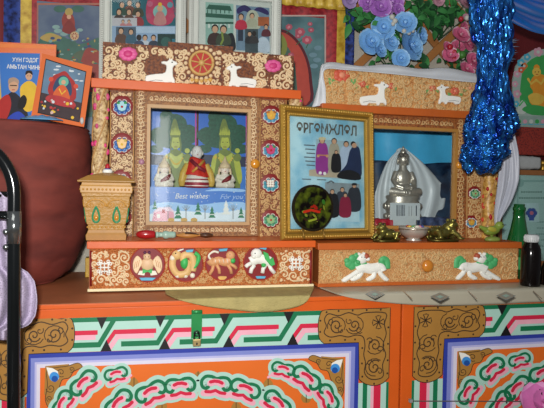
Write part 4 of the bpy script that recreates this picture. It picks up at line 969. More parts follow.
fo = b.build('frame', gf)
b = MB()
def beads(w_, st, r, m, d, el=1.):
    for a0, a1 in (((w_, w_), (W-w_, w_)), ((W-w_, w_), (W-w_, H-w_)), ((W-w_, H-w_), (w_, H-w_)), ((w_, H-w_), (w_, w_))):
        L_ = math.hypot(a1[0]-a0[0], a1[1]-a0[1]); n = int(L_/st)
        for q in range(n):
            t_ = (q+.5)/n; b.ell(F3(a0[0]+(a1[0]-a0[0])*t_, a0[1]+(a1[1]-a0[1])*t_, d), (r, r, r*el), m, 6, 4)
beads(.007, .0075, .0036, mat('#c8a04c', .35, metal=.5, var=.2), .0142); beads(.0235, .0055, .0022, mat('#d0ac58', .35, metal=.5), .0105)
b.build('beading', fo)
s = Sheet(B0+fn*.001, fn); s.ngon([F3(fw-.002, fw-.002, .001), F3(W-fw+.002, fw-.002, .001), F3(W-fw+.002, H-fw+.002, .001), F3(fw-.002, H-fw+.002, .001)], mat2('#7cb4cc', '#b8d8e0', 14, .5, 'noise', 0))
TX = mat('#5c6064', .5)
for k_ in range(6): s.stroke([(305+(k_ % 3)*1.2-1, 145+k_*4.), (315, 145.6+k_*4.)], 1.1, TX, 2, caps=False)
s.stroke([(302, 179), (311, 179.4)], 1, TX, 2, caps=False); s.stroke([(317, 179.6), (326, 180)], 1, TX, 2, caps=False)
PUR = mat('#94388c', .5, var=.15); BGR = mat('#b0b4a0', .5, var=.2)
s.poly([(316, 139), (359, 142), (359.5, 180), (316, 177)], mat('#9cb4bc', .5, var=.25, scale=30), 2); s.poly([(309, 170), (338, 166), (340, 178), (309, 176)], mat('#b8a890', .5, var=.2), 2.5)
def pers(s, x, y, h, robe, skin=SKIN, hair=HAIRB, L=3, w=1., hat=None):
    """small standing printed person, y is the top of the head"""
    hr = h*.075
    s.smooth([(x-h*.12*w, y+h*.2), (x, y+h*.15), (x+h*.12*w, y+h*.2), (x+h*.17*w, y+h*.5), (x+h*.15*w, y+h*.98), (x-h*.15*w, y+h*.98), (x-h*.17*w, y+h*.5)], robe, L, 3)
    s.disc(x, y+h*.09, hr*1.1, hair, L+1, ry=hr*1.25, seg=12); s.disc(x, y+h*.105, hr*.85, skin, L+2, ry=hr, seg=12)
    if hat: s.disc(x, y+h*.045, hr*1.4, hat, L+3, ry=hr*.6, seg=10)
pers(s, 322, 137, 37, PUR, hat=mat('#c8b890', .5)); s.disc(318, 156, 1.5, SKIN, 6); s.disc(327, 156, 1.5, SKIN, 6); s.stroke([(317, 155), (327, 155.5)], 1, mat('#c89048', .5), 7, caps=False); s.disc(320, 173, 1.6, WHITE, 6); s.disc(324.5, 173.5, 1.6, WHITE, 6)
pers(s, 334, 138, 34, mat('#a8a08c', .5), hair=HAIRB, L=3.2); pers(s, 336, 150, 22, BLACK, L=4, w=1.3); pers(s, 346, 141, 34, mat('#b0c0d4', .5), L=3.5, w=1.2)
s.smooth([(350, 150), (356, 146), (360, 152), (360, 179), (338, 176), (346, 165)], NAVY, 5); s.disc(354, 145.5, 2.5, SKIN, 6); s.disc(353, 144, 2.6, HAIRB, 5.6)
s.smooth([(340, 172), (350, 170), (359, 174), (359, 180), (338, 178)], BLACK, 6)
s.poly([(325, 182), (359.5, 184), (359.5, 210), (325, 209)], mat('#8c989c', .5, var=.3, scale=40), 2); s.poly([(325, 210), (359.5, 211), (359.5, 222), (325, 221)], mat('#b8d4dc', .5), 2)
for x, y, rb in ((332, 189, BLACK), (342, 187, mat('#38404c', .5)), (354, 183, mat('#2c3038', .5)), (345, 193, mat('#8c1c3c', .5))): pers(s, x, y, 28 if y < 192 else 24, rb, w=1.4, L=3+y*.02, hat=BLACK if x == 354 else None)
s.stroke([(327, 183), (331, 181), (334, 183)], 1.4, TX, 3, caps=False)
sp = s.build('certificate', gf)
text('ӨРГӨМЖЛӨЛ', Sheet(B0+fn*.002, fn), 326.5, 134, 13.5, mat('#5c5448', .5), 'title', sp, width=60, slope=.06, h=.0012, bold=.026)
b = MB(); fbar(b, fw-.001, W-fw+.001, fw-.001, H-fw+.001, .0055, .007, GLASS); b.build('glass', gf)
# round holographic plate leaning on the frame
pc = onP(313, 208, B0+fn*.022, fn); pr = 22.3*mpp(313, 208, pc.y); lean2 = math.radians(8)
pb = onZ(313, 238.5, B0.z+.0005)
up2 = (V((0, 0, 1))*math.cos(lean2)-nrm*math.sin(lean2)).normalized(); fn2 = xd.cross(up2); fn2 = fn2 if fn2.y < 0 else -fn2
pn = thing('round_plate', pc, 'dark round plate with red and green design, in front of the gold frame', 'plate')
HOLO = mat2('#120c08', '#6a7a1c', 42, .16, 'noise', .2, .42, .68, .5)
s = Sheet(pc, fn)
def disc3(b, r, d0, d1, m, n=40):
    a = b.add([pc+xd*(r*math.cos(2*PI*q/n))+up*(r*math.sin(2*PI*q/n))+fn*d0 for q in range(n)]); c_ = b.add([pc+xd*(r*math.cos(2*PI*q/n))+up*(r*math.sin(2*PI*q/n))+fn*d1 for q in range(n)])
    b.face(a, m); b.face(c_, m)
    for q in range(n): b.face((a[q], a[(q+1) % n], c_[(q+1) % n], c_[q]), m, True)
b = MB(); disc3(b, pr, -.005, .002, mat('#2a2418', .2, metal=.4, var=.3)); disc3(b, pr*.9, .002, .003, HOLO); b.build('dish', pn)
s = Sheet(pc+fn*.0032, fn); r = random.Random(9)
for k_ in range(26):
    a = r.uniform(0, 6.28); d = r.uniform(0, 15); m_ = r.choice([mat('#b02818', .2, metal=.4), mat('#3c7c28', .2, metal=.4), mat('#8c9430', .2, metal=.4), mat('#1c3010', .2, metal=.4), mat('#301410', .3)])
    s.disc(313+d*math.cos(a), 210+d*math.sin(a)*.9, r.uniform(1.2, 3.4), m_, 1+k_*.12, ry=r.uniform(.7, 2), a0=r.uniform(0, 3), seg=9)
s.stroke([(304, 212), (311, 210), (319, 212)], 2.5, mat('#c83018', .2, metal=.3), 6); s.stroke([(309, 221), (316, 219)], 2, mat('#a8b838', .2, metal=.4), 6)
s.build('design', pn)
for side in (-.5, .5):
    b = MB(); q = pc+xd*(pr*side); b.tube([V((q.x, q.y, pc.z-pr*.86))+fn*.0, V((q.x, q.y, B0.z+.003))-fn*.0+fn*.012], .0028, GF2, 8); b.build('stand_leg', pn)

# ---- silver statue and what hangs around it
Y = 1.61; k = mpp(402, 190, Y)*1.06; zb = ZRL+.0045
st = P3(402, 225, Y); c = V((st.x, Y, zb)); hz = lambda y: onY(402, y, Y).z
t = thing('seated_statue', c, 'silver seated statue on a double lotus base, draped with a white scarf', 'statue')
b = MB(); b.lathe(c, [(15*k, 0), (16*k, hz(219)-zb), (14*k, hz(214)-zb), (16*k, hz(208)-zb), (16.5*k, hz(204)-zb), (14*k, hz(200)-zb), (15.5*k, hz(197)-zb), (14*k, hz(195)-zb)], SILV, 32, ax=.75)
for q in range(18):
    a = q*2*PI/18; b.ell((c.x+15.6*k*math.cos(a), Y+11.6*k*math.sin(a), hz(206)), (2.2*k, 2*k, 2.8*k), SILV, 8, 6); b.ell((c.x+15*k*math.cos(a), Y+11*k*math.sin(a), hz(216)), (2.2*k, 2*k, 2.6*k), SILV, 8, 6)
b.build('lotus_base', t)
b = MB(); z = lambda y: hz(y)
b.ell((c.x, Y, z(190)), (8.5*k, 6.5*k, 7*k), SILV); b.ell((c.x-.3*k, Y, z(178)), (7.6*k, 5*k, 9*k), SILV)
for q in (-1, 1):
    b.tube([(c.x+q*2*k, Y, z(192)), (c.x+q*13*k, Y-4*k, z(191.5)), (c.x-q*3*k, Y-9*k, z(193))], [5*k, 3.8*k, 2.6*k], SILV)
    b.tube([(c.x+q*6.5*k, Y, z(172)), (c.x+q*9.6*k, Y-1*k, z(180)), (c.x+q*8*k, Y-5*k, z(186)), (c.x+q*3*k, Y-8*k, z(188))], [2.8*k, 2.6*k, 2.2*k, 1.8*k], SILV)
b.tube([(c.x-.3*k, Y, z(172)), (c.x-.5*k, Y, z(162))], [4*k, 2.6*k], SILV)
b.build('body', t, remesh=.0018)
hd = V((c.x-.6*k, Y-.6*k, z(159.5))); b = MB(); b.ell(hd, (5*k, 5*k, 6*k), SILV); b.ell(hd+V((0, .5*k, 6*k)), (3*k, 3*k, 3*k), SILV); b.ell(hd+V((0, .5*k, 9.4*k)), (1.2*k, 1.2*k, 2*k), SILV)
for q in (-1, 1): b.ell(hd+V((q*5*k, .4*k, -1.4*k)), (.8*k, 1.2*k, 3*k), SILV, 8, 6)
b.ell(hd+V((0, -4.9*k, -.5*k)), (.8*k, 1*k, 1.5*k), SILV, 8, 6); ho = b.build('head', t)
r = random.Random(2); b = MB()
for q in range(46):
    a = r.uniform(0, 2*PI); e = r.uniform(.25, 1.4); b.ell(hd+V((5*k*math.cos(a)*math.cos(e), 5*k*math.sin(a)*math.cos(e), 6*k*math.sin(e))), (.8*k,)*3, mat('#6c645c', .35, metal=.8), 6, 4)
b.build('curled_hair', ho); face_marks(ho, hd, 4.8*k, mat('#6c645c', .35, metal=.8))
# white silk scarf around the statue: two falls from its shoulders
SILK = mat('#d4dce0', .35, var=.06, sheen=.4)
sk = thing('ceremonial_scarf', V((c.x, Y, zb)), 'white silk scarf draped over the silver statue like a tent', 'scarf')
def fall(pts_in, pts_out, yin, yout, name):
    a, o_ = cr(pts_in, 8), cr(pts_out, 8)
    def f(u, v):
        i = v*(len(a)-1); i0 = min(int(i), len(a)-2); p = a[i0].lerp(a[i0+1], i-i0); i = v*(len(o_)-1); q = o_[min(int(i), len(o_)-2)].lerp(o_[min(int(i), len(o_)-2)+1], i-min(int(i), len(o_)-2))
        w = p.lerp(q, u); yy = yin+(yout-yin)*u+.006*math.sin(u*11+v*4)*v+.0025*math.sin(u*23+v*9)
        g = onY(w.x, w.y, yy); g.z = max(g.z, zb+.001); return g
    b = MB(); b.grid(f, 30, 30, SILK); b.build(name, sk, solid=.001)
fall([(402, 149), (400, 165), (400, 185), (400, 205), (400, 226)], [(398, 150), (386, 164), (376, 190), (372, 207), (370, 226)], 1.648, 1.655, 'left_fall')
fall([(401, 149), (402, 166), (402, 185), (402, 205), (402, 226)], [(406, 149), (423, 163), (438, 180), (446, 192), (440, 226)], 1.648, 1.66, 'right_fall')
b = MB(); b.tube([onY(397, 151, 1.648), onY(400, 149, 1.65), onY(404, 149, 1.65), onY(407, 151, 1.648)], .004, SILK, 8); b.build('neck_fold', sk)
# blue silk backdrop and folded dark cloth
b = MB(); BS = mat('#4cbcf4', .4, var=.2, scale=14, sheen=.3, bump=.3, bscale=30)
x0_, x1_ = onY(352, 150, 1.70).x, onY(466, 150, 1.70).x; z0_, z1_ = zb+.001, ZC2-.008
b.grid(lambda u, v: V((x0_+(x1_-x0_)*u, 1.696+.006*noise.noise(V((u*6, v*5, 1)))+.003*math.sin(u*24+3*v), z0_+(z1_-z0_)*v)), 50, 40, BS)
b.build('silk_backdrop', None, 'bright blue silk cloth hanging behind the silver statue', 'cloth', solid=.001)
b = MB(); x0_, x1_ = onY(360, 190, 1.678).x, onY(458, 190, 1.678).x; z1_ = onY(440, 164, 1.678).z
b.grid(lambda u, v: V((x0_+(x1_-x0_)*u, 1.668+.008*noise.noise(V((u*8, v*4, 5)))-.01*(1-v), zb+.001+(z1_-zb+.004*math.sin(u*9))*v)), 40, 24, mat2('#0c1830', '#24405c', 30, .5, 'noise', .4))
b.build('dark_cloth', None, 'dark navy patterned cloth behind the white scarf and statue', 'cloth', solid=.002)
# red and dark cloth pads in front, and the white barcode card
def pad(x0, x1, y0, Yp, m, name, label):
    a0, a1 = onY(x0, 225, Yp).x, onY(x1, 225, Yp).x; zt = onY((x0+x1)/2, y0, Yp).z; b = MB()
    def f(u, v):
        a = 2*PI*u; ce, se = math.cos(a), math.sin(a); e = .45; sx = (abs(ce)**e)*(1 if ce > 0 else -1); sz = (abs(se)**e)*(1 if se > 0 else -1)
        return V((a0+(a1-a0)*v, Yp+.018*sx*(.9+.1*math.sin(v*20)), (zb+.001+zt)/2+(zt-zb-.001)/2*sz*(1-.1*noise.noise(V((v*7, 0, u))))))
    b.grid(f, 20, 30, m, closed=True); n = 20
    b.face(list(range(n))[::-1], m); b.face(list(range(30*n, 31*n)), m); b.build(name, None, label, 'cloth')
pad(372, 399.5, 218.5, 1.575, mat('#b0142c', .5, var=.2), 'folded_cloth', 'folded crimson cloth at the foot of the silver statue')
pad(417, 452, 217, 1.575, mat2('#141c3c', '#3c4c74', 60, .5, 'noise', .3), 'folded_cloth', 'folded dark blue cloth at the right foot of the silver statue')
Yp = 1.556; lb = thing('barcode_card', onY(405, 219, Yp), 'white card with a barcode in front of the silver statue', 'card')
X0_, X1_, Z0_, Z1_ = rect_of(390, 203, 420, 220, Yp); b = MB(); b.box(X0_, X1_, Yp, Yp+.001, Z0_, Z1_, mat('#c4ccce', .4, var=.05)); b.box(X0_+.012, X1_-.012, Yp+.0012, Yp+.014, zb+.001, Z0_+.004, mat('#c4ccce', .4, var=.05)); b.build('card', lb)
s = Sheet((0, Yp, 0)); x = 396.5; r = random.Random(6)
while x < 405: w = r.choice((.35, .5, .8)); s.rect(x, 205, x+w, 216, mat('#3c4450', .5), 1); x += w+r.choice((.4, .6, .8))
for x_ in (409, 411.5): s.stroke([(x_, 206), (x_, 216)], .6, GREY, 1, caps=False)
s.rect(415.8, 205.5, 416.8, 216, mat('#2c3440', .5), 1); s.build('barcode', lb)
# ---- brass toads, bowl of sweets, bird on the right ledge
def toad(x, w, ybase, face, label):
    p = onZ(x, ybase, ZRL+.0005); p.y = max(p.y, YB2+.03); p.x = onY(x, ybase, p.y).x; k = mpp(x, 230, p.y)*w/30; c = V((p.x, p.y, ZRL+.0005))
    t = thing('toad_figurine', c, label, 'figurine')
    b = MB(); b.lathe(c, [(13*k, 0), (13.5*k, 1.2*k), (12*k, 2.2*k)], mat('#5c5428', .35, metal=.8, var=.3), 28, ax=.62); b.build('coin_base', t)
    b = MB(); m = BRASSM; X = lambda u, v, z: c+V((u*k*face, v*k, z*k))
    b.ell(X(-2, 0, 7), (9*k, 7*k, 5*k), m); b.ell(X(4, -1, 10), (6*k, 5.6*k, 5*k), m); b.ell(X(6, -2, 13.2), (5*k, 5*k, 3.4*k), m)
    for q in (-1, 1):
        b.ell(X(5, -2+q*3.6, 16.4), (2*k, 1.7*k, 1.9*k), m)
        b.tube([X(5, q*4-1, 8), X(9, q*6-1, 5), X(10.5, q*6.6-1, 2.4)], [2.4*k, 2*k, 1.8*k], m); b.ell(X(11.4, q*6.6-1.5, 2.8), (2.6*k, 1.8*k, 1*k), m)
        b.tube([X(-5, q*4, 7), X(-9, q*6.6, 8), X(-6, q*7.4, 3), X(-11, q*7, 2.6)], [3*k, 3.2*k, 2*k, 1.4*k], m)
    b.build('body', t, remesh=.0013)
    for q in (-1, 1): b = MB(); b.ell(X(6.2, -2+q*4.4, 16.8), (1.1*k,)*3, BLACK, 8, 6); b.build('eye', t)
    b = MB(); r = random.Random(3)
    for q in range(16): b.ell(X(-2+r.uniform(-7, 5), r.uniform(-4, 4), 11.4+r.uniform(-.8, .4)), (.9*k, .9*k, .7*k), m, 6, 4)
    b.build('warts', t)
    b = MB(); b.lathe(X(11.2, -2, 12.2), [(1.8*k, 0), (1.8*k, .6*k)], mat('#c8a850', .3, metal=.8), 12); b.build('coin', t)
toad(386, 29, 241.5, -1, 'brass toad figurine on a coin base, left of the silver bowl')
toad(443, 34, 243, 1, 'brass toad figurine on a coin base, right of the silver bowl')
p = onZ(413, 240.5, ZRL+.0005); p.y = YB2+.055; p.x = onY(413.5, 235, p.y).x; k = mpp(413, 232, p.y)*.9; c = V((p.x, p.y, ZRL+.0005))
bw = thing('silver_bowl', c, 'small silver bowl filled with coloured sweets', 'bowl')
SB = mat('#ccc4b8', .28, metal=.5, var=.2, scale=50); b = MB()
b.lathe(c, [(7.5*k, 0), (8*k, .8*k), (5.5*k, 2*k), (9*k, 3.6*k), (12.6*k, 6.5*k), (14.2*k, 10*k), (14.6*k, 13*k), (15.2*k, 13.6*k), (14.8*k, 14*k), (13.8*k, 13*k), (12.8*k, 9*k), (8*k, 6*k), (.1*k, 5.5*k)], SB, 40, cap=False); b.build('bowl_shell', bw)
b = MB(); b.tube([c+V((14.75*k*math.cos(q*PI/20), 14.75*k*math.sin(q*PI/20), 12*k)) for q in range(41)], .6*k, mat('#d8ccb8', .25, metal=.9), 6); b.build('rim_ring', bw)
r = random.Random(8); b = MB(); b.lathe(c+V((0, 0, 8.5*k)), [(10.8*k, 0), (11.6*k, 1*k), (12.2*k, 3.8*k), (11*k, 4*k)], mat('#6c4c38', .6, var=.4, scale=200), 24)
b.build('filling', bw)
SWC = [('red', '#b83028'), ('yellow', '#d8b040'), ('green', '#4c9048'), ('white', '#d8d0c0'), ('pink', '#d07890'), ('blue', '#3c58a0'), ('brown', '#7c4828')]
for q, (nm, hx) in enumerate(SWC):
    a = PI+PI*(q+.5)/7; d = 8.6*k if q % 2 else 7.2*k
    b = MB(); rot = Matrix.Rotation(r.uniform(0, 3), 3, 'Z') @ Matrix.Rotation(r.uniform(-.2, .2), 3, 'Y'); cc = c+V((d*math.cos(a)*1.02, d*math.sin(a)*.9, 14.2*k))
    b.ell(cc, (2.5*k, 1.7*k, 1.7*k), mat(hx, .3, coat=.4), 10, 8, rot)
    for e in (-1, 1): b.ell(cc+rot @ V((e*3.1*k, 0, 0)), (1.*k, 1.4*k, .4*k), mat(hx, .3, coat=.4), 8, 4, rot)
    b.build('sweet', None, f'{nm} wrapped sweet in the silver bowl', 'sweet', 'sweets in the silver bowl')
p = onZ(493, 242.5, ZRL+.0005); p.y = YB2+.035; p.x = onY(492.5, 240, p.y).x; k = mpp(492, 235, p.y); c = V((p.x, p.y, ZRL+.0005))
bt = thing('bird_figurine', c, 'green and yellow bird figurine on a green base beside the green bottle', 'figurine')
b = MB(); b.lathe(c, [(7*k, 0), (7.4*k, 1.4*k), (6*k, 3*k), (2*k, 4*k)], mat('#7c8c40', .4, var=.25), 24, ax=.7); b.build('base', bt)
BG = mat('#7a9038', .4, var=.3, scale=60); X = lambda u, v, z: c+V((u*k, v*k, z*k)); b = MB()
b.ell(X(-1, 0, 9), (8*k, 4*k, 4*k), BG, rot=Matrix.Rotation(-.15, 3, 'Y')); b.ell(X(6.6, 0, 13.6), (4*k, 3.4*k, 3.6*k), BG); b.tube([X(3, 0, 10.5), X(6, 0, 13)], [3.4*k, 2.6*k], BG); b.tube([X(-5, 0, 9), X(-10, 0, 11), X(-13, 0, 12.5)], [2.8*k, 2*k, 1.4*k], BG); b.tube([X(-1, 0, 6), X(-1, 0, 2.5)], [1.2*k, 1*k], BG)
b.build('body', bt, remesh=.0012)
b = MB(); b.ell(X(-3, -3.6, 10.4), (4.6*k, 1*k, 2.2*k), mat('#a8a43c', .4, var=.25), rot=Matrix.Rotation(.2, 3, 'Y')); b.build('wing', bt, label='yellow green wing')
b = MB(); b.tube([X(9.6, 0, 13.6), X(13.6, 0, 14.2)], [1.2*k, .2*k], mat('#5c6c78', .4)); b.build('beak', bt)
b = MB(); b.ell(X(7.6, -3, 14.6), (.6*k,)*3, BLACK, 8, 6); b.build('eye', bt)

# ---- bottles
def bottle(x, yb, Y, ys, m, name, label, Z, capm=None, extra=None):
    p = onY(x, yb, Y); k = mpp(x, yb, Y); c = V((p.x, Y, Z)); zt = lambda y: onY(x, y, Y).z-Z
    t = thing(name, c, label, 'bottle')
    prof = [(r*k, zt(y) if y is not None else 0) for r, y in ys]
    b = MB(); b.lathe(c, prof, m, 32, cap=True); b.build('bottle_body', t)
    return t, c, k, zt
def bottle_glass(hx, rough=.08):
    m = mat(hx, rough, var=.1, coat=.0, spec=.3); return m
gz = ZT+.0045
GB_ = mat('#0a5a26', .06, var=.15, coat=.6, spec=.6); Yg = 1.47
t, c, k, zt = bottle(517.5, 270, Yg, [(9.6, None), (10.4, 279), (10.4, 254), (10.2, 248), (9.2, 240), (6.6, 228), (5, 218), (4.6, 211), (5.3, 210), (5.4, 207.5), (4.6, 207), (4.5, 204)], GB_, 'green_bottle', 'green glass bottle standing behind the brown bottle at right', gz)
b = MB(); b.lathe(c+V((0, 0, zt(204.3))), [(4.4*k, 0), (3.4*k, .2*k), (3.2*k, -2*k)], mat('#0a3018', .3), 20, cap=True); b.build('mouth', t)
b = MB(); q = c+V((0, 0, 0)); b.lathe(q, [(10.6*k, zt(268)), (10.65*k, zt(256))], mat('#1c8c44', .3, var=.3), 32, cap=False); b.build('label_band', t)
Yb = 1.345
t, c, k, zt = bottle(530, 287.5, Yb, [(7.2, None), (8, 286.5), (8.1, 284), (8.1, 256), (7.8, 249), (6.4, 245), (5.2, 243), (5.2, 240)], bottle_glass('#0e0908', .15), 'brown_bottle', 'small dark brown bottle with a white cap at the right base end', gz)
b = MB(); b.lathe(c, [(5.6*k, zt(242)), (5.8*k, zt(241)), (5.8*k, zt(235.5)), (5.2*k, zt(234.6))], mat('#c4c8c8', .4, var=.05), 28)
for q in range(24): b.tube([c+V((5.85*k*math.cos(q*PI/12), 5.85*k*math.sin(q*PI/12), zt(y))) for y in (241, 236)], .25*k, mat('#c4c8c8', .4, var=.05), 5)
b.build('cap', t, label='white screw cap')
t, c, k, zt = bottle(549, 289, 1.35, [(6.6, None), (7.2, 288), (7.2, 284), (7.2, 270), (5, 263), (3.6, 258), (3.6, 254)], bottle_glass('#0e0908', .15), 'brown_bottle', 'dark bottle cut by the right picture edge, beside the brown bottle', gz)
b = MB(); b.lathe(c, [(4*k, zt(257)), (4*k, zt(251))], mat('#22201e', .5), 20); b.build('cap', t)

# ---- cloth, certificate and icon at the far right
Yw = 1.775
def flat_pic(x0, y0, x1, y1, Y, th, m, name, par=None, **kw):
    X0_, X1_, Z0_, Z1_ = rect_of(x0, y0, x1, y1, Y); b = MB(); b.box(X0_, X1_, Y, Y+th, Z0_, Z1_, m); return b.build(name, par, **kw)
Yc_ = 1.70
ct = thing('framed_certificate', V((onY(545, 270, Yc_).x, Yc_, ZT+.0045)), 'pale green certificate in a brown wooden frame, behind the green bottle', 'picture frame')
X0_, X1_ = onY(498, 230, Yc_).x, onY(606, 230, Yc_).x; zt_, zb_ = onY(530, 170, Yc_).z, ZT+.005; FB = mat('#8c5c34', .5, var=.2)
b = MB(); f_ = .018
b.box(X0_, X1_, Yc_, Yc_+.02, zt_-f_, zt_, FB); b.box(X0_, X1_, Yc_, Yc_+.02, zb_, zb_+f_, FB); b.box(X0_, X0_+f_, Yc_, Yc_+.02, zb_+f_, zt_-f_, FB); b.box(X1_-f_, X1_, Yc_, Yc_+.02, zb_+f_, zt_-f_, FB); b.build('frame', ct, bevel=.002)
s = Sheet((0, Yc_+.01, 0)); s.box(X0_+f_, X1_-f_, Yc_+.01, Yc_+.018, zb_+f_, zt_-f_, mat('#a8ccc4', .5, var=.08, scale=12))
PT = mat('#8cb4ac', .5, var=.05); TG = mat('#5c8478', .5)
s.rect(517, 180, 590, 182, PT, 1); s.rect(517, 180, 518.5, 275, PT, 1); s.disc(520, 183, 4, PT, 2)
for y, x0_, x1_ in ((192, 521, 541), (198, 519, 545), (222, 537, 560), (228, 537, 560), (234, 536, 560), (240, 536, 560), (246, 537, 560)):
    x = x0_
    while x < x1_: s.stroke([(x, y), (x+1.6, y)], 1.5 if y < 200 else 1, TG, 2, caps=False); x += 2.4
s.rect(524, 203, 539, 222, mat('#b8d8d8', .5), 2); 
for q in range(6): a = q*PI/3; s.disc(531.5+3.2*math.cos(a), 213+2.8*math.sin(a), 2.6, mat('#2c4c9c', .4, var=.2), 3+q*.1, seg=10)
s.disc(531.5, 213, 2, mat('#c87088', .4), 5, seg=10); s.rect(529, 217, 534, 220.5, mat('#2c4c9c', .4), 4)
s.build('printed_sheet', ct); text('ОХ', Sheet((0, Yc_+.01, 0)), 543, 268, 9, mat('#3c5ca0', .5), 'letters', ct, h=.001)
b = MB(); b.box(X0_+f_-.001, X1_-f_+.001, Yc_+.006, Yc_+.008, zb_+f_-.001, zt_-f_+.001, GLASS); b.build('glass', ct)
# white folded cloth and box on top of the certificate
zf = zt_+.0005; b = MB(); x0_, x1_ = onY(508, 160, Yc_).x, onY(541, 160, Yc_).x; hh = onY(525, 155, Yc_).z-zf
def fold(u, v):
    a = 2*PI*u; ce, se = math.cos(a), math.sin(a); e = .5; sx = abs(ce)**e*(1 if ce > 0 else -1); sz = abs(se)**e*(1 if se > 0 else -1)
    return V((x0_+(x1_-x0_)*v, Yc_+.03+.03*sx, zf+hh*.5+hh*.5*sz*(1-.25*abs(noise.noise(V((v*6, u*2, 0)))))))
b.grid(fold, 24, 24, mat('#a4a8a8', .7, var=.1, bump=.4, bscale=80), closed=True); b.face(list(range(24))[::-1], mat('#a4a8a8', .7, var=.1, bump=.4, bscale=80)); b.face(list(range(24*24, 25*24)), mat('#a4a8a8', .7, var=.1, bump=.4, bscale=80))
b.build('folded_cloth', None, 'folded white cloth lying on top of the framed certificate', 'cloth')
b = MB(); p = onY(549, 160, Yc_); b.lathe(V((p.x, Yc_+.03, zf)), [(.012, 0), (.016, .003), (.01, .01), (.02, .02), (.022, .035), (.019, .036)], mat('#8c6c24', .35, metal=.7), 24); b.build('brass_cup', None, 'small brass cup beside the folded white cloth, at the right edge', 'cup')
bq = mat2('#4c1014', '#8c2c20', 190, .6, 'voronoi', .4, .15, .5)
x0_, x1_ = onY(502, 138, Yc_).x, onY(600, 138, Yc_).x; z0_, z1_ = zf+max(hh, .036)+.0006, onY(530, 127, Yc_).z
b = MB(); b.box(x0_, x1_, Yc_-.002, Yc_+.06, z0_, z1_, bq); b.build('brocade_box', None, 'dark red brocade covered box under the green icon', 'box', bevel=.004)
Yi = Yc_+.02
ic = thing('deity_icon', V((onY(535, 127, Yi).x, Yi, z1_+.0005)), 'green arched icon with an orange seated figure, beside the blue tinsel scarf', 'icon')
s = Sheet((0, Yi, 0)); ar = [(514, 127), (513, 100), (513, 80), (516, 66), (523, 56), (533, 50), (545, 49), (557, 52), (566, 60), (571, 75), (572, 100), (572, 127)]
zz = z1_+.0006
pts = [s.P(x, y) for x, y in ar]; pts = [V((p.x, p.y, max(p.z, zz))) for p in pts]; pts[0].z = pts[-1].z = zz
b = MB(); b.prism(pts, V((0, .006, 0)), mat('#9cb0a8', .5, var=.15, scale=20)); b.build('board', ic)
IG = mat('#3c9c50', .45, var=.2, scale=30); IP = mat('#c898a8', .45, var=.2); IW = mat('#b8c4bc', .5, var=.1); IO = mat('#d8902c', .45, var=.2); IY = mat('#d8b44c', .45, var=.2)
s.smooth([(524, 112), (521, 80), (528, 62), (545, 55), (562, 62), (567, 85), (562, 112)], IG, 1); s.rect(514, 116, 572, 127, mat('#8ca49c', .5, var=.2, scale=40), 1)
for x, y, r_, m_ in ((517, 74, 3.5, IP), (515, 84, 3, IP), (517, 94, 4, IP), (521, 63, 4, TURQ), (527, 57, 3.5, TURQ), (538, 52, 4.5, IP), (521, 70, 3, mat('#c85838', .5)), (516, 104, 3, TURQ), (524, 66, 3.4, mat('#c87038', .5))):
    for q in range(5): s.disc(x+r_*.6*math.cos(q*1.257), y+r_*.6*math.sin(q*1.257), r_*.5, m_, 3+q*.1, seg=8)
    s.disc(x, y, r_*.4, IW, 4, seg=8)
s.smooth([(532, 78), (538, 74), (545, 76), (550, 84), (548, 92), (552, 100), (546, 106), (534, 106), (529, 100), (533, 92), (530, 86)], IO, 3); s.disc(536.5, 72, 4.4, IY, 4); s.disc(536.5, 67.5, 3, IO, 3.5); s.smooth([(528, 96), (536, 93), (544, 97), (541, 104), (532, 104)], IY, 4)
for x, y in ((531, 84), (541, 84)): s.stroke([(536, 80), (x, y), (x+(-3 if x < 536 else 3), y-5)], 2.4, IY, 5)
for x in (535, 538.5): s.disc(x, 72, .6, BLACK, 5, seg=6)
s.stroke([(535.5, 74.4), (538, 74.4)], .6, RED, 5, caps=False)
s.smooth([(517, 112), (522, 100), (527, 108), (524, 114)], IW, 3.5); s.smooth([(522, 110), (530, 105), (545, 107), (550, 113), (536, 115)], IG, 4.5); s.stroke([(519, 106), (524, 100), (528, 104)], 1.4, LGREEN, 5)
for k_ in range(9): s.disc(519+k_*6, 121.5, 2.2, (IG, IP, IW)[k_ % 3], 3, seg=8); s.stroke([(519+k_*6-3, 124.5), (519+k_*6+2, 124.2)], .8, TURQ, 3, caps=False)
s.build('painted_figure', ic)
b = MB(); b.box(*(onY(x, 127, Yi).x for x in (530, 555)), Yi+.007, Yi+.03, zz, zz+.01, DW); b.build('prop', ic)
b = MB(); x0_, x1_ = onY(503, 80, 1.79).x, onY(640, 80, 1.79).x; z0_, z1_ = onY(530, 160, 1.79).z, 1.5
b.grid(lambda u, v: V((x0_+(x1_-x0_)*u, 1.785+.012*math.sin(u*19)*(.3+.7*(1-v)), z0_+(z1_-z0_)*v)), 60, 8, mat('#5c1014', .7, var=.25, bump=.3, bscale=200)); b.build('wall_hanging', None, 'dark maroon cloth hanging on the wall behind the green icon', 'cloth', solid=.003)
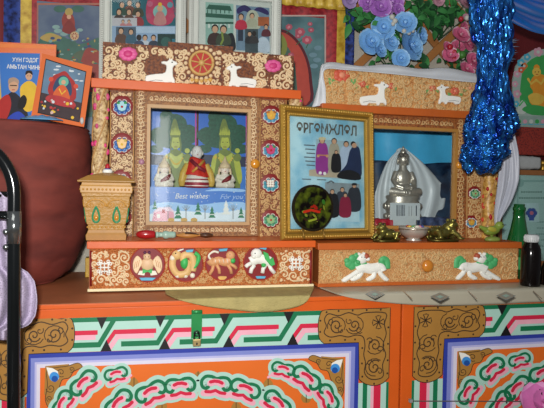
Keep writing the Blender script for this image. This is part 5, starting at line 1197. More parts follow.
# ---- white scarf hanging at the right column, blue tinsel scarf and satin swag
SK2 = mat('#b4b8c4', .4, var=.06, sheen=.4); b = MB()
def strip(u, v, cl_, wl, Y, tw=0., amp=.004):
    i = v*(len(cl_)-1); i0 = min(int(i), len(cl_)-2); p = cl_[i0].lerp(cl_[i0+1], i-i0); w = wl[min(int(v*(len(wl)-1)), len(wl)-2)]; w2 = wl[min(int(v*(len(wl)-1))+1, len(wl)-1)]; ww = w+(w2-w)*(v*(len(wl)-1)-int(v*(len(wl)-1)) if v < 1 else 1)
    g = onY(p.x+(u-.5)*ww, p.y, Y); g.y += amp*math.sin(u*10+v*4)+amp*.5*math.sin(u*23+v*2); return g
cl_ = cr([(504, 100), (506, 130), (509, 155), (508.5, 180), (504, 200), (498.5, 216), (496, 226)], 6)
b.grid(lambda u, v: strip(u, v, cl_, [10, 12, 16, 18, 15, 8, 2], 1.475, 0, .006), 20, 50, SK2); b.build('ceremonial_scarf', None, 'white silk scarf hanging beside the right column, below the blue tinsel', 'scarf', solid=.0015)
def tinsel_mat():
    m = bpy.data.materials.new('blue_foil'); m.use_nodes = True; nt = m.node_tree; b = nt.nodes['Principled BSDF']
    b.inputs['Metallic'].default_value = .75; b.inputs['Roughness'].default_value = .24
    tc = nt.nodes.new('ShaderNodeTexCoord'); mp = nt.nodes.new('ShaderNodeMapping'); mp.inputs['Scale'].default_value = (1, 1, .5)
    v = nt.nodes.new('ShaderNodeTexVoronoi'); v.inputs['Scale'].default_value = 75; n = nt.nodes.new('ShaderNodeTexNoise'); n.inputs['Scale'].default_value = 40; n.inputs['Detail'].default_value = 5
    r = nt.nodes.new('ShaderNodeValToRGB'); r.color_ramp.elements[0].color = lin('#08308c'); r.color_ramp.elements[1].color = lin('#3c9cf0'); r.color_ramp.elements[0].position = .38; r.color_ramp.elements[1].position = .72
    bp = nt.nodes.new('ShaderNodeBump'); bp.inputs['Strength'].default_value = .9; bp.inputs['Distance'].default_value = .012
    nt.links.new(tc.outputs['Object'], mp.inputs['Vector'])
    for q in (v, n): nt.links.new(mp.outputs[0], q.inputs['Vector'])
    nt.links.new(n.outputs['Fac'], r.inputs['Fac']); nt.links.new(r.outputs['Color'], b.inputs['Base Color']); nt.links.new(v.outputs['Distance'], bp.inputs['Height']); nt.links.new(bp.outputs['Normal'], b.inputs['Normal'])
    return m
TIN = tinsel_mat(); SAT = mat('#1874cc', .2, var=.2, metal=.5, sheen=.3, scale=8)
prof_t = [(-30, 464, 512), (0, 468, 512), (20, 470, 512), (40, 474, 512), (52, 478, 513), (65, 477, 509), (80, 478, 509), (95, 474, 510), (110, 470, 514), (125, 465, 517), (140, 463, 510), (152, 462, 508), (160, 462, 503), (166, 466, 500), (170, 470, 495)]
YT = 1.40
def tin(u, v):
    i = v*(len(prof_t)-1); i0 = min(int(i), len(prof_t)-2); t_ = i-i0; a, b_ = prof_t[i0], prof_t[i0+1]; y, l, r_ = [a[q]+(b_[q]-a[q])*t_ for q in range(3)]
    c = onY((l+r_)/2, y, YT); k = mpp((l+r_)/2, y, YT); w = (r_-l)/2*k; an = 2*PI*u; d = V((math.cos(an), math.sin(an), v*9))
    low = min(1, max(0, (v-.55)/.2))
    n = noise.noise(d*1.6)*.2+(.5-abs(noise.noise(V((d.x*3, d.y*3, v*(9+9*low)))))*2)*.16+(.5-abs(noise.noise(V((d.x*6+4, d.y*6, v*(14+26*low)))))*2)*.1-.16
    if v > .82: n += .25*math.sin(an*5+1)*(v-.82)/.18
    f = 1+n*.9
    return V((c.x+w*f*math.cos(an), YT+w*.8*f*math.sin(an), c.z+(.012*math.sin(an*4) if v > .9 else 0)))
b = MB(); b.grid(tin, 110, 190, TIN, closed=True); b.face(list(range(110))[::-1], TIN); b.face(list(range(190*110, 191*110)), TIN)
tn = b.build('tinsel_scarf', None, 'shiny crinkled blue tinsel scarf hanging in a thick bunch at upper right', 'scarf')
b = MB(); r = random.Random(12)
for q in range(10):
    x, y = r.choice([(511, 40), (512, 46), (511, 52), (510, 57)]); yy = y+r.uniform(-5, 5); p0 = onY(x-2, yy, YT-.01); p1 = onY(x+r.uniform(3, 8), yy+r.uniform(-2, 2), YT-.015); b.tube([p0, (p0+p1)/2, p1], [.0018, .0013, .0004], mat('#8fa8c8', .3, metal=.6), 6)
b.build('fringe', tn)
def satin(u, v):
    top = cr([(488, -30), (505, -24), (525, -18), (552, -12), (600, -8)], 6); bot = cr([(490, 2), (505, 17), (522, 27), (545, 34.5), (600, 40)], 6)
    i = u*(len(top)-1); i0 = min(int(i), len(top)-2); a = top[i0].lerp(top[i0+1], i-i0); b_ = bot[i0].lerp(bot[i0+1], i-i0); p = a.lerp(b_, v)
    return onY(p.x, p.y, YT+.012+.012*math.sin(v*15+u*3)*(.4+u)+.006*math.sin(v*31-u*5))
b = MB(); b.grid(satin, 50, 40, SAT); b.build('satin_scarf', None, 'smooth blue satin scarf swagged across the top right corner', 'scarf', solid=.0015)
# white gauze along the crown of the right cabinet
SHEER = mat('#c8ccd0', .45, var=.08, sheen=.3)
tp = cr([(312, 108), (318, 88), (323, 64), (345, 66), (375, 66), (410, 68), (445, 70), (480, 74), (503, 78)], 6); lo = cr([(326, 106), (325.5, 90), (324.5, 71), (346, 71), (376, 73.5), (411, 77), (446, 81), (480, 84), (503, 87)], 6)
def gz_(u, v):
    i = u*(len(tp)-1); i0 = min(int(i), len(tp)-2); a = tp[i0].lerp(tp[i0+1], i-i0); b_ = lo[i0].lerp(lo[i0+1], i-i0); p = a.lerp(b_, min(1, v*1.0)); 
    return onY(p.x, p.y-1+1.2*math.sin(u*31)*(1-v)*(u > .25), YC2-.016+.03*(1-v)**2*(1 if u > .25 else .3)+.004*math.sin(u*40+v*4)*(1-v)-.003*math.sin(v*7))
b = MB(); b.grid(gz_, 90, 12, SHEER); b.build('ceremonial_scarf', None, 'sheer white scarf laid along the top of the right cabinet crown board', 'scarf', solid=.001)
# ---- big red cloth covered drum on the left
YS = 1.605; cS = onY(2, 215, YS); zt_ = onY(40, 122, 1.52).z; SR = X0-.006-cS.x
DR_ = mat2('#58201a', '#86382c', 8, .8, 'noise', .6, .3, .75, zs=2)  # stretched darker and lighter bands put wrinkle shading into the cloth colour
def sack(u, v):
    a = 2*PI*u; t_ = v*1.0
    # profile: rounded foot, full belly, flat top with a rounded shoulder
    pr = [(.0, .02), (.42, 0), (.56, .0), (.71, .05), (.83, .13), (.92, .25), (.975, .42), (1., .6), (1.0, .76), (.99, .88), (.97, .95), (.92, .99), (.6, 1.), (.0, 1.)]
    i = t_*(len(pr)-1); i0 = min(int(i), len(pr)-2); f = i-i0
    p0, p1, p2, p3 = pr[max(i0-1, 0)], pr[i0], pr[i0+1], pr[min(i0+2, len(pr)-1)]
    g = lambda q: .5*((2*p1[q])+(p2[q]-p0[q])*f+(2*p0[q]-5*p1[q]+4*p2[q]-p3[q])*f*f+(3*p1[q]-p0[q]-3*p2[q]+p3[q])*f**3)
    r, z = max(g(0), 0), min(max(g(1), 0), 1)
    n = V((math.cos(a), math.sin(a), z*2.4))
    wr = .014*noise.noise(V((n.x*2, n.y*2, z*7)))+.006*noise.noise(V((n.x*4+3, n.y*4, z*22)))-.012*max(0, math.sin(z*19+1.4*noise.noise(n*2)*3))**6
    if r > .6 and z < .97: r = r+wr*1.3-.016
    return V((cS.x+SR*r*math.cos(a), YS+.172*r*math.sin(a), ZT+.001+(zt_-ZT-.001)*z))
b = MB(); b.grid(sack, 90, 100, DR_, closed=True); b.build('cloth_drum', None, 'big round bundle wrapped in dark red cloth, books standing on top', 'bundle')
ZSK = zt_
# books standing on it
def leaning(xc, yb, Y0, deg):
    n = V((0, -math.cos(math.radians(deg)), math.sin(math.radians(deg)))); p0 = V((0, Y0, ZSK+.001)); return p0, n
p0, n = leaning(20, 122, 1.545, 14); s = Sheet(p0, n)
bk = thing('book', V((onP(20, 122, p0, n).x, 1.55, ZSK+.001)), 'blue book with orange edge and white Cyrillic title, leaning on the red bundle', 'book')
oc_ = [(-34, 40), (56.5, 44.5), (53, 119.8), (-34, 119.8)]
pts = [s.P(*q) for q in oc_]
b = MB(); b.prism(pts, -n*.011, mat('#d8682c', .3, var=.08, coat=.4)); b.build('cover', bk, bevel=.001)
BL = mat('#2c6cb8', .3, var=.25, scale=7); s.poly([(-34, 52), (40, 53.5), (37.5, 119.7), (-34, 119.7)], BL, 1)
s.poly([(-34, 42), (56, 46), (56, 49), (-34, 46.5)], mat('#e07c3c', .3), 1.2)
s.smooth([(-10, 112), (-4, 101), (6, 96), (12, 92), (18, 95), (24, 104), (26, 122), (-12, 122)], mat('#1c1c28', .4, var=.3), 2)
s.smooth([(-2, 103), (6, 95), (10, 97), (11, 107), (5, 121), (-6, 121)], mat('#a82420', .4, var=.2), 3)
s.disc(13.5, 86, 5, SKIN, 4, ry=6.5); s.smooth([(8.5, 84), (9, 79), (14, 77.5), (18.5, 80), (18.5, 84), (14, 81.5)], mat('#a88c78', .5), 5); s.stroke([(10, 85.5), (17, 85.8)], .9, BLACK, 6, caps=False); s.stroke([(12, 90), (15, 90)], .7, RED, 6, caps=False)
YG = mat('#d8b030', .4, var=.2); s.smooth([(20, 90), (23, 84), (29, 81), (35, 84), (38, 92), (37, 106), (28, 112), (22, 106)], YG, 3.4); s.disc(29, 76, 3.4, SKIN, 4, ry=4.4); s.smooth([(25.6, 75), (26.5, 71), (31.5, 71), (32.6, 75), (29, 73)], HAIRB, 5); s.smooth([(19, 100), (24, 95), (27, 100), (24, 108), (18, 108)], BLACK, 5)
for k_ in (27.8, 30.4): s.disc(k_, 76, .5, BLACK, 6, seg=6)
s.smooth([(8, 118), (14, 113), (20, 112), (26, 118), (24, 122), (8, 122)], mat('#2440a8', .4), 6); s.stroke([(-2, 57), (1, 108)], 2, mat('#c8a848', .4), 2, caps=False)
so = s.build('cover_print', bk)
text('ХҮН ГЭДЭГ', Sheet(p0, n), 25.5, 62.2, 5.6, WHITE, 'title', so, width=26, slope=.02, h=.0012, bold=.015); text('АМЬТАН ЧИНЬ', Sheet(p0, n), 24, 69.2, 5.6, WHITE, 'title', so, width=34, slope=.04, h=.0012, bold=.015)
p0, n = leaning(60, 122, 1.50, 12); s = Sheet(p0, n)
cdv = thing('picture_card', V((onP(60, 125, p0, n).x, 1.5, ZSK+.001)), 'tilted orange bordered card with a painted teacher on a red throne', 'picture')
oc_ = [(42.5, 53.5), (92.5, 66.5), (84, 127), (31, 117)]; pts = [s.P(*q) for q in oc_]
b = MB(); b.prism(pts, -n*.003, mat('#d06428', .4, var=.08)); b.build('card', cdv)
q = qmap((45.7, 58.5), (86.5, 71.5), (79.5, 122.5), (37.5, 113)); U = lambda L: [q(*p) for p in L]
s.poly(U([(0, 0), (1, 0), (1, 1), (0, 1)]), BLACK, 1); s.poly(U([(.02, .02), (.98, .02), (.98, .98), (.02, .98)]), mat('#5c7890', .4, var=.3, scale=30), 2); s.poly(U([(.02, .62), (.98, .62), (.98, .98), (.02, .98)]), mat('#38282c', .4, var=.4, scale=60), 3)
r = random.Random(3); WC = mat('#c4ccd0', .4, var=.15); RT = mat('#9c2424', .4, var=.25)
for _ in range(14): s.disc(*q(r.uniform(.06, .94), r.uniform(.06, .4)), r.uniform(1, 3), WC, 4, ry=r.uniform(.6, 1.3), seg=8)
s.smooth(U([(.2, .62), (.22, .3), (.35, .2), (.5, .12), (.65, .2), (.78, .3), (.8, .62)]), RT, 5); s.smooth(U([(.3, .55), (.32, .32), (.5, .2), (.68, .32), (.7, .55)]), mat('#243c5c', .4), 6)
s.disc(*q(.5, .32), 5, mat('#5ca890', .4), 7); s.smooth(U([(.3, .62), (.38, .45), (.5, .38), (.62, .45), (.7, .62), (.5, .66)]), mat('#c85828', .4, var=.2), 8); s.disc(*q(.5, .33), 2.2, SKIN, 9); s.stroke(U([(.42, .47), (.5, .56), (.58, .47)]), 1.2, YG, 9)
s.smooth(U([(.2, .64), (.5, .6), (.8, .64), (.84, .74), (.5, .78), (.16, .74)]), mat('#a82c30', .4, var=.3, scale=80), 9.5)
for _ in range(26): s.disc(*q(r.uniform(.05, .95), r.uniform(.68, .95)), r.uniform(.7, 1.8), r.choice([RT, WC, mat('#b03838', .4), mat('#c8a8a0', .4), YG]), 10+_*.1, seg=7)
for x in (.2, .8): s.disc(*q(x, .34), 2.4, mat('#c84830', .4), 7)
s.build('painted_picture', cdv)
b = MB(); p = onP(82, 121, p0, n); b.ell(p+n*.002, (.005, .004, .009), mat('#b8b4b0', .4), 10, 8); b.build('clip', cdv, label='pale plastic clip at the corner')
def bl(u, v):
    x0_, x1_ = 20, 63; x = x0_+(x1_-x0_)*u; y = 122-(8*math.sin(PI*min(1, u*1.02))**.8*(1-.2*u))*v
    g = onY(x, 123.5, 1.47+.045*v); g.z = ZSK+.0015+.012*math.sin(PI*v)*math.sin(PI*u)**.7+.003*noise.noise(V((u*9, v*5, 0)))*math.sin(PI*v); return g
b = MB(); b.grid(bl, 30, 14, mat('#5c94c0', .3, var=.2, scale=20, coat=.3)); b.build('plastic_bag', None, 'crumpled light blue plastic on top of the red bundle, before the tilted card', 'plastic bag', solid=.0008)
b = MB(); Yk = 1.345
b.box(X0-.028, X0-.002, 1.66, 1.70, ZT+.001, onY(86, 258, 1.66).z, mat('#c0982c', .4, var=.2)); 
b.build('yellow_box', None, 'small yellow box wedged between the red bundle and the left cabinet', 'box', bevel=.002)

# ---- white photo frames on top of the left cabinet
def photo_frame(x0, x1, ytl, ytr, Y, lab, draw, sc=1.):
    t = thing('photo_frame', V((onY((x0+x1)/2, 60, Y).x, Y, ZK1)), lab, 'picture frame', 'white photo frames on the left cabinet')
    a0, a1 = onY(x0, 30, Y).x, onY(x1, 30, Y).x; zb_ = ZKL+.0005; zt_ = onY((x0+x1)/2, (ytl+ytr)/2, Y).z; w = .03
    FW = mat('#c8ccc4', .4, var=.06); b = MB()
    rows = []
    for o_, d in ((0, 0), (0, .012), (.005, .016), (.011, .016), (.014, .011), (.022, .009), (.025, .012), (.028, .011), (.03, .004)): rows.append(b.add([V((a0+o_, Y-d, zb_+o_)), V((a1-o_, Y-d, zb_+o_)), V((a1-o_, Y-d, zt_-o_)), V((a0+o_, Y-d, zt_-o_))]))
    for j in range(len(rows)-1):
        for q in range(4): b.face((rows[j][q], rows[j][(q+1) % 4], rows[j+1][(q+1) % 4], rows[j+1][q]), FW)
    b.box(a0+.002, a1-.002, Y, Y+.01, zb_+.002, zt_-.002, mat('#7c6c58', .7)); fo = b.build('frame', t)
    for xx in (a0+.008, a1-.008):
        b = MB(); n_ = int((zt_-zb_)/.006)
        for q in range(n_): b.ell((xx, Y-.0162, zb_+.006*(q+.5)), (.0022, .0016, .0022), mat('#a8aca4', .4), 6, 4)
        b.build('beading', fo)
    s = Sheet((0, Y-.0005, 0)); s.ngon([V((a0+w-.002, Y-.0005, zb_+w-.002)), V((a1-w+.002, Y-.0005, zb_+w-.002)), V((a1-w+.002, Y-.0005, zt_-w+.002)), V((a0+w-.002, Y-.0005, zt_-w+.002))], mat('#c4c8c0', .5, var=.05)); draw(s); s.build('photos', t)
    b = MB(); b.box(a0+w-.001, a1-w+.001, Y-.008, Y-.0065, zb_+w-.001, zt_-w+.001, GLASS); b.build('glass', t)
ZKL = ZK1
TB = mat('#1c5c68', .4, var=.35, scale=30); SKY2 = mat('#a8bcd0', .4, var=.12)
def bust(s, x, y, r_, robe, L, hair=HAIRB, sk_=SKIN):
    s.smooth([(x-r_*2.1, y+r_*4.6), (x-r_*1.9, y+r_*2), (x-r_*.5, y+r_*1.1), (x+r_*.5, y+r_*1.1), (x+r_*1.9, y+r_*2), (x+r_*2.1, y+r_*4.6)], robe, L, 3); s.disc(x, y-r_*.15, r_*1.12, hair, L+.4, ry=r_*1.3, seg=12); s.disc(x, y+r_*.15, r_*.85, sk_, L+.8, ry=r_*1.05, seg=12)
def drawA(s):
    s.rect(112, -20, 182, 26, TB, 1); s.rect(112, 15.5, 137, 30, mat('#a8a8ac', .4, var=.1), 2.4)
    for x, y, rb in ((122, 5, '#2c4838'), (129.5, 3, '#704030'), (138, 5, '#3c3c28'), (129, 12, '#5c3c2c'), (138, 14, '#8c2c30'), (119, 12, '#3c2c24')): bust(s, x, y, 2.5, mat(rb, .4, var=.2), 2+y*.03)
    s.rect(112, 18, 137, 27, mat('#b8b4b8', .4, var=.1), 3.5)
    for x in (123, 129): bust(s, x, 21.5, 1.4, mat('#b87878', .4), 4)
    s.smooth([(146, 8), (150, -4), (160, -10), (170, -4), (174, 8), (172, 22), (160, 26), (148, 22)], mat('#b03858', .4, var=.3, scale=60), 2.6); s.disc(160, 12, 7, mat('#7cb0a8', .4, var=.2), 3.3); s.smooth([(154, 24), (156, 14), (160, 11), (164, 14), (166, 24)], mat('#b87c78', .4), 3.8); s.disc(160, 8.5, 3, SKIN, 4.2); s.disc(160, 4.5, 2, YG, 4.3)
    for x, y, m_ in ((150, 4, '#b85c78'), (170, 5, '#5c8c98'), (149, 16, '#a84860'), (172, 16, '#b04860'), (176, 10, '#7c4c60'), (178, 2, '#3c2c40')): s.disc(x, y, 3, mat(m_, .4, var=.3), 4, seg=9)
    s.rect(112, 26, 177, 60, mat('#8ca4c0', .4, var=.2, scale=15), 5); s.poly([(135, 27), (175, 27), (175, 33), (135, 33)], SKY2, 5.3); s.rect(116, 27, 136, 40, mat('#485868', .4, var=.3), 5.6); bust(s, 121, 31, 2.6, mat('#5c3c2c', .4), 6); bust(s, 131, 32, 2.4, mat('#34586c', .4), 6)
    for x, y, rb in ((139, 38, '#34405c'), (145, 38, '#c0c4cc'), (153.5, 38, '#2c3444')): bust(s, x, y, 2.4, mat(rb, .4, var=.2), 6.4)
    s.rect(157.5, 34, 181, 60, mat('#143430', .4, var=.4, scale=25), 6.6); s.disc(166, 42, 5, mat('#2c5850', .4), 7); s.rect(172, 39, 181, 48, mat('#2c7488', .4, var=.3), 7)
def drawB(s):
    s.poly([(205.5, 2), (233.5, 4), (233.5, 51), (205.5, 49)], mat('#8cb0a4', .4, var=.25, scale=30), 1)
    GR_ = mat('#2c5848', .4, var=.25); s.poly([(206, 9), (232, 11), (230, 6), (209, 4.5)], GR_, 2); s.poly([(205.5, 17), (233.5, 19), (233.5, 15), (205.5, 13)], GR_, 2)
    for k_ in range(6): s.rect(207+k_*4.3, 9.5, 208+k_*4.3, 13.5, GR_, 2.4); s.rect(208+k_*4, 24, 210+k_*4, 28, mat('#c8d0c8', .4), 2.2)
    s.rect(205.5, 22, 233.5, 24, GR_, 2)
    bust(s, 215, 29, 3.3, mat('#3c2420', .4, var=.3), 3); bust(s, 223.5, 29.5, 3.3, mat('#3c4434', .4, var=.3), 3.2); s.smooth([(225, 37), (232, 33), (235, 40), (235, 50), (225, 50)], mat('#1c1c20', .4), 3.1); s.stroke([(222, 33), (223, 40), (221, 44)], 2, mat('#7c8c3c', .4), 5)
    s.poly([(236, 5), (269.5, 8), (269.5, 53), (236, 50)], mat('#70889c', .4, var=.4, scale=40), 1); s.smooth([(237, 9), (244, 5), (251, 9), (251, 14), (244, 11), (238, 14)], mat('#30285c', .4, var=.3), 2); s.smooth([(254, 10), (260, 7), (268, 11), (268, 15), (260, 12)], mat('#30285c', .4, var=.3), 2)
    s.smooth([(247, 14), (252, 10), (258, 14), (260, 28), (246, 28)], mat('#b0b4a0', .4, var=.3, scale=60), 3); s.rect(258, 17, 269, 26, mat('#a85c34', .4, var=.4), 3)
    bust(s, 241, 17, 2.6, mat('#b82c44', .4), 4.5); bust(s, 252, 16, 2.3, mat('#a8a890', .4), 4.2); bust(s, 266, 27, 2, mat('#602c34', .4), 4.4); s.rect(238, 29, 243, 41, mat('#2c3444', .4), 4.2)
    s.rect(245, 29, 258, 53, mat('#404c50', .4, var=.5, scale=60), 5); bust(s, 249.5, 34, 2, mat('#2c2c30', .4), 6); bust(s, 254, 34, 2, mat('#383434', .4), 6.2); s.smooth([(258, 40), (264, 37), (269, 42), (269, 52), (258, 51)], mat('#b8c4d0', .4, var=.2), 3.5)
photo_frame(99.5, 185.5, -26, -22, 1.695, 'white photo frame with group photos, left one above the left cabinet crown', drawA)
photo_frame(188.5, 280, -13, -8, 1.69, 'white photo frame with two tall photos, right one above the left cabinet crown', drawB)

# ---- thangkas on the wall
def thangka(x0, x1, ytop, ybot, xi0, xi1, yi0, yi1, lab, cols, draw, Y=1.795):
    X0_, X1_ = onY(x0, 60, Y).x, onY(x1, 60, Y).x; xm = (x0+x1)/2; z1_, z0_ = onY(xm, ytop, Y).z, onY(xm, ybot, Y).z
    t = thing('thangka', V(((X0_+X1_)/2, Y, z0_)), lab, 'hanging scroll', 'cloth thangkas on the wall')
    b = MB(); b.grid(lambda u, v: V((X0_+(X1_-X0_)*u, Y+.003*math.sin(u*22)+.002, z0_+(z1_-z0_)*v)), 60, 4, None, mfn=cols); b.build('brocade_mount', t, solid=.002)
    s = Sheet((0, Y-.004, 0)); A0, A1 = onY(xi0, 60, Y-.004).x, onY(xi1, 60, Y-.004).x; za, zb_ = onY((xi0+xi1)/2, yi1, Y-.004).z, onY((xi0+xi1)/2, yi0, Y-.004).z
    draw(s, A0, A1, za, zb_); s.build('painting', t)
    b = MB(); b.tube([(X0_-.02, Y+.006, z0_), (X1_+.02, Y+.006, z0_)], .008, mat('#5c3420', .5), 12); b.tube([(X0_-.01, Y+.006, z1_), (X1_+.01, Y+.006, z1_)], .006, mat('#5c3420', .5), 12); b.build('roller', t)
BRD = mat2('#7c1420', '#a82c30', 70, .5, 'noise', .2); BRB = mat2('#14183c', '#2c4490', 60, .4, 'noise', .3); BRY = mat2('#a8801c', '#d8b848', 40, .45, 'noise', .3); BRM = mat('#6c0c18', .5, var=.2); BRK = mat2('#4c1c24', '#843038', 50, .5, 'noise', .2)
def t1(u, v):
    x = -6+121*u
    return BRM if x < 4 else BRB if x < 20 else BRY if x < 29.5 else BRD if x < 112 else BRY
def paint1(s, A0, A1, za, zb_):
    s.ngon([V((A0, s.p0.y, za)), V((A1, s.p0.y, za)), V((A1, s.p0.y, zb_)), V((A0, s.p0.y, zb_))], mat2('#34486c', '#5c6c80', 9, .5, 'noise', 0))
    GN = mat('#3c6458', .5, var=.3); RD = mat('#8c3830', .5, var=.3); TT = mat('#7c9c98', .5, var=.2); GO = mat('#a89050', .5, var=.2)
    s.rect(37, 3, 112, 5, mat('#a06858', .5), 1); s.rect(37, 3, 38.3, 90, mat('#a06858', .5), 1)
    s.smooth([(38, 42), (60, 36), (80, 44), (110, 40), (112, 110), (38, 110)], GN, 1.2); s.smooth([(60, 100), (70, 60), (84, 50), (100, 58), (112, 80), (112, 110), (60, 110)], mat('#4c5c48', .5, var=.4, scale=30), 1.6); s.smooth([(78, 80), (84, 52), (92, 48), (102, 56), (104, 84), (90, 92)], RD, 2)
    s.smooth([(64, 28), (62, 18), (68, 10), (74, 18), (74, 28)], RD, 2.2); s.disc(69, 12, 4, GO, 3); s.smooth([(62, 30), (69, 20), (76, 30), (69, 34)], mat('#7c2c28', .5), 3); s.disc(69, 17, 2.2, SKIN, 4)
    for x, y, r_, m_ in ((56, 27, 3, TT), (58, 31, 3.2, TT), (64, 34, 3, TT), (75, 33, 3.4, TT), (80, 30, 2.4, TT), (72, 36, 3, GN), (60, 9, 5, GN), (78, 9, 5, GN)): s.disc(x, y, r_*1.3, m_, 2.6, ry=r_*.7, seg=10)
    for x, y in ((50, 34), (48, 38), (56, 40)): s.disc(x, y, 5, mat('#4c7c68', .5), 1.9, ry=2)
    s.smooth([(40, 38), (50, 33), (62, 38), (50, 42)], GO, 2); s.disc(74.5, 36, 4.4, mat('#b8986c', .5), 4); s.disc(74.5, 36, 3, RD, 5)
    for k_ in range(8): s.stroke([(74.5, 36), (74.5+4*math.cos(k_*.785), 36+4*math.sin(k_*.785))], .6, mat('#c8b088', .5), 6, caps=False)
    r = random.Random(3)
    for _ in range(150): s.disc(r.uniform(42, 110), r.uniform(38, 100), r.uniform(.7, 2.6), r.choice([RD, GN, TT, GO, mat('#34486c', .5)]), 2.5+_*.01, ry=r.uniform(.5, 1.5), seg=8)
thangka(-8, 118, -60, 215, 36.5, 112, 4, 175, 'hanging scroll painting with blue and yellow brocade edges behind the books at left', t1, paint1)
def t2(u, v):
    x = 262+90*u
    return BRD if x < 334 else BRY if x < 343 else BRB
def paint2(s, A0, A1, za, zb_):
    s.ngon([V((A0, s.p0.y, za)), V((A1, s.p0.y, za)), V((A1, s.p0.y, zb_)), V((A0, s.p0.y, zb_))], mat2('#34545c', '#5c8084', 9, .5, 'noise', 0))
    s.smooth([(262, 105), (262, 34), (281, 29), (296, 38), (307, 56), (312, 80), (309, 105)], mat('#58202a', .5), 1); s.smooth([(262, 105), (262, 37), (281, 32), (295, 41), (305, 58), (309, 80), (306, 105)], mat('#b0483c', .5, var=.2), 2); s.smooth([(262, 105), (262, 46), (283, 44), (292, 55), (296, 75), (294, 105)], mat('#4c6458', .5, var=.3, scale=20), 3); s.smooth([(262, 60), (262, 30), (280, 33), (287, 44), (284, 56), (270, 64)], mat('#7c8440', .5, var=.2), 4); s.smooth([(262, 55), (262, 34), (278, 37), (282, 46), (276, 54)], mat('#587048', .5, var=.2), 5)
    for x, y, r_ in ((300, 32, 5), (307, 40, 5), (298, 36, 3), (289, 27, 3.4), (311, 30, 3), (310, 24, 2.4), (291, 55, 3), (288, 28, 2)):
        for k_ in range(7): s.disc(x+r_*.7*math.cos(k_*.9), y+r_*.55*math.sin(k_*.9), r_*.36, mat('#a85060', .5, var=.25), 3+k_*.05, seg=8)
        s.disc(x, y, r_*.4, mat('#c88088', .5), 4, seg=8)
    for x0_, y0_, x1_, y1_ in ((296, 45, 304, 38), (306, 48, 309, 42), (286, 34, 291, 28)): s.stroke([(x0_, y0_), (x1_, y1_)], .8, mat('#3c5c3c', .5), 2.8, caps=False)
    for x, y in ((313, 55), (317, 60), (314, 66), (318, 48)): s.disc(x, y, 4, mat('#6c8c98', .5, var=.2), 1.5, ry=2.4)
    s.rect(262, 15, 326, 16.5, mat('#b8a098', .5), 2)
    s.rect(324.5, 15, 326, 110, mat('#b8a098', .5), 2)
thangka(262, 354, -60, 160, 262, 325.5, 15.5, 130, 'hanging scroll painting with red border and large red halo, behind the left cabinet right end', t2, paint2)
b = MB(); x0_, x1_ = onY(262, 4, 1.785).x, onY(346, 4, 1.785).x; z0_, z1_ = onY(305, 7, 1.785).z, onY(305, -40, 1.785).z
b.grid(lambda u, v: V((x0_+(x1_-x0_)*u, 1.783+.004*math.sin(u*50+v*4), z0_+(z1_-z0_)*v)), 60, 8, BRY); b.build('silk_valance', None, 'yellow pleated silk strip over the top of the right hanging scroll', 'cloth', solid=.002)

# ---- artificial flowers stuck in the lattice
LF = [mat('#2c6c34', .5, var=.3), mat('#3c8444', .5, var=.3), mat('#1c4c28', .5, var=.3)]
def leaf(b, p, d, ln, w, m, droop=.3):
    d = d.normalized(); sd = d.cross(V((0, -1, .2))).normalized(); nn = sd.cross(d)
    rows = []
    for q, ww in ((0, .1), (.25, .8), (.5, 1), (.75, .65), (1, .02)):
        c_ = p+d*(ln*q)-nn*(droop*ln*q*q)-V((0, 0, droop*ln*q*q*.5)); rows.append(b.add([c_-sd*w*ww+nn*w*.3*ww, c_, c_+sd*w*ww+nn*w*.3*ww]))
    for j in range(4):
        for k_ in range(2): b.face((rows[j][k_], rows[j][k_+1], rows[j+1][k_+1], rows[j+1][k_]), m, True)
def blossom(b, c, ax, r_, m, rr, layers=3, m2=None):
    ax = ax.normalized(); u = ax.cross(V((.3, .2, 1))).normalized(); w = ax.cross(u)
    for L in range(layers):
        n_ = 7-L; f = 1-.27*L; op = 1.15-.42*L
        for k_ in range(n_):
            a = 2*PI*k_/n_+L*.5+rr.uniform(-.15, .15); d = u*math.cos(a)+w*math.sin(a); t_ = ax.cross(d); rows = []
            for q in range(5):
                s_ = q/4; out = d*math.sin(op*s_*1.2)*r_*f+ax*(r_*f*(1-math.cos(op*s_*1.1))*.0+r_*.55*s_*math.cos(op)*f+.12*r_*L); wd = r_*.5*f*(math.sin(PI*(.12+.76*s_))); 
                rows.append(b.add([c+out+t_*wd*e+ax*(r_*.1*abs(e)*(1+.6*rr.uniform(-1, 1))*s_) for e in (-1, -.4, .4, 1)]))
            for j in range(4):
                for e in range(3): b.face((rows[j][e], rows[j][e+1], rows[j+1][e+1], rows[j+1][e]), m2 if m2 and L == 0 and j > 2 else m, True)
    b.ell(c+ax*r_*.3, (r_*.16,)*3, m2 or m, 8, 6)
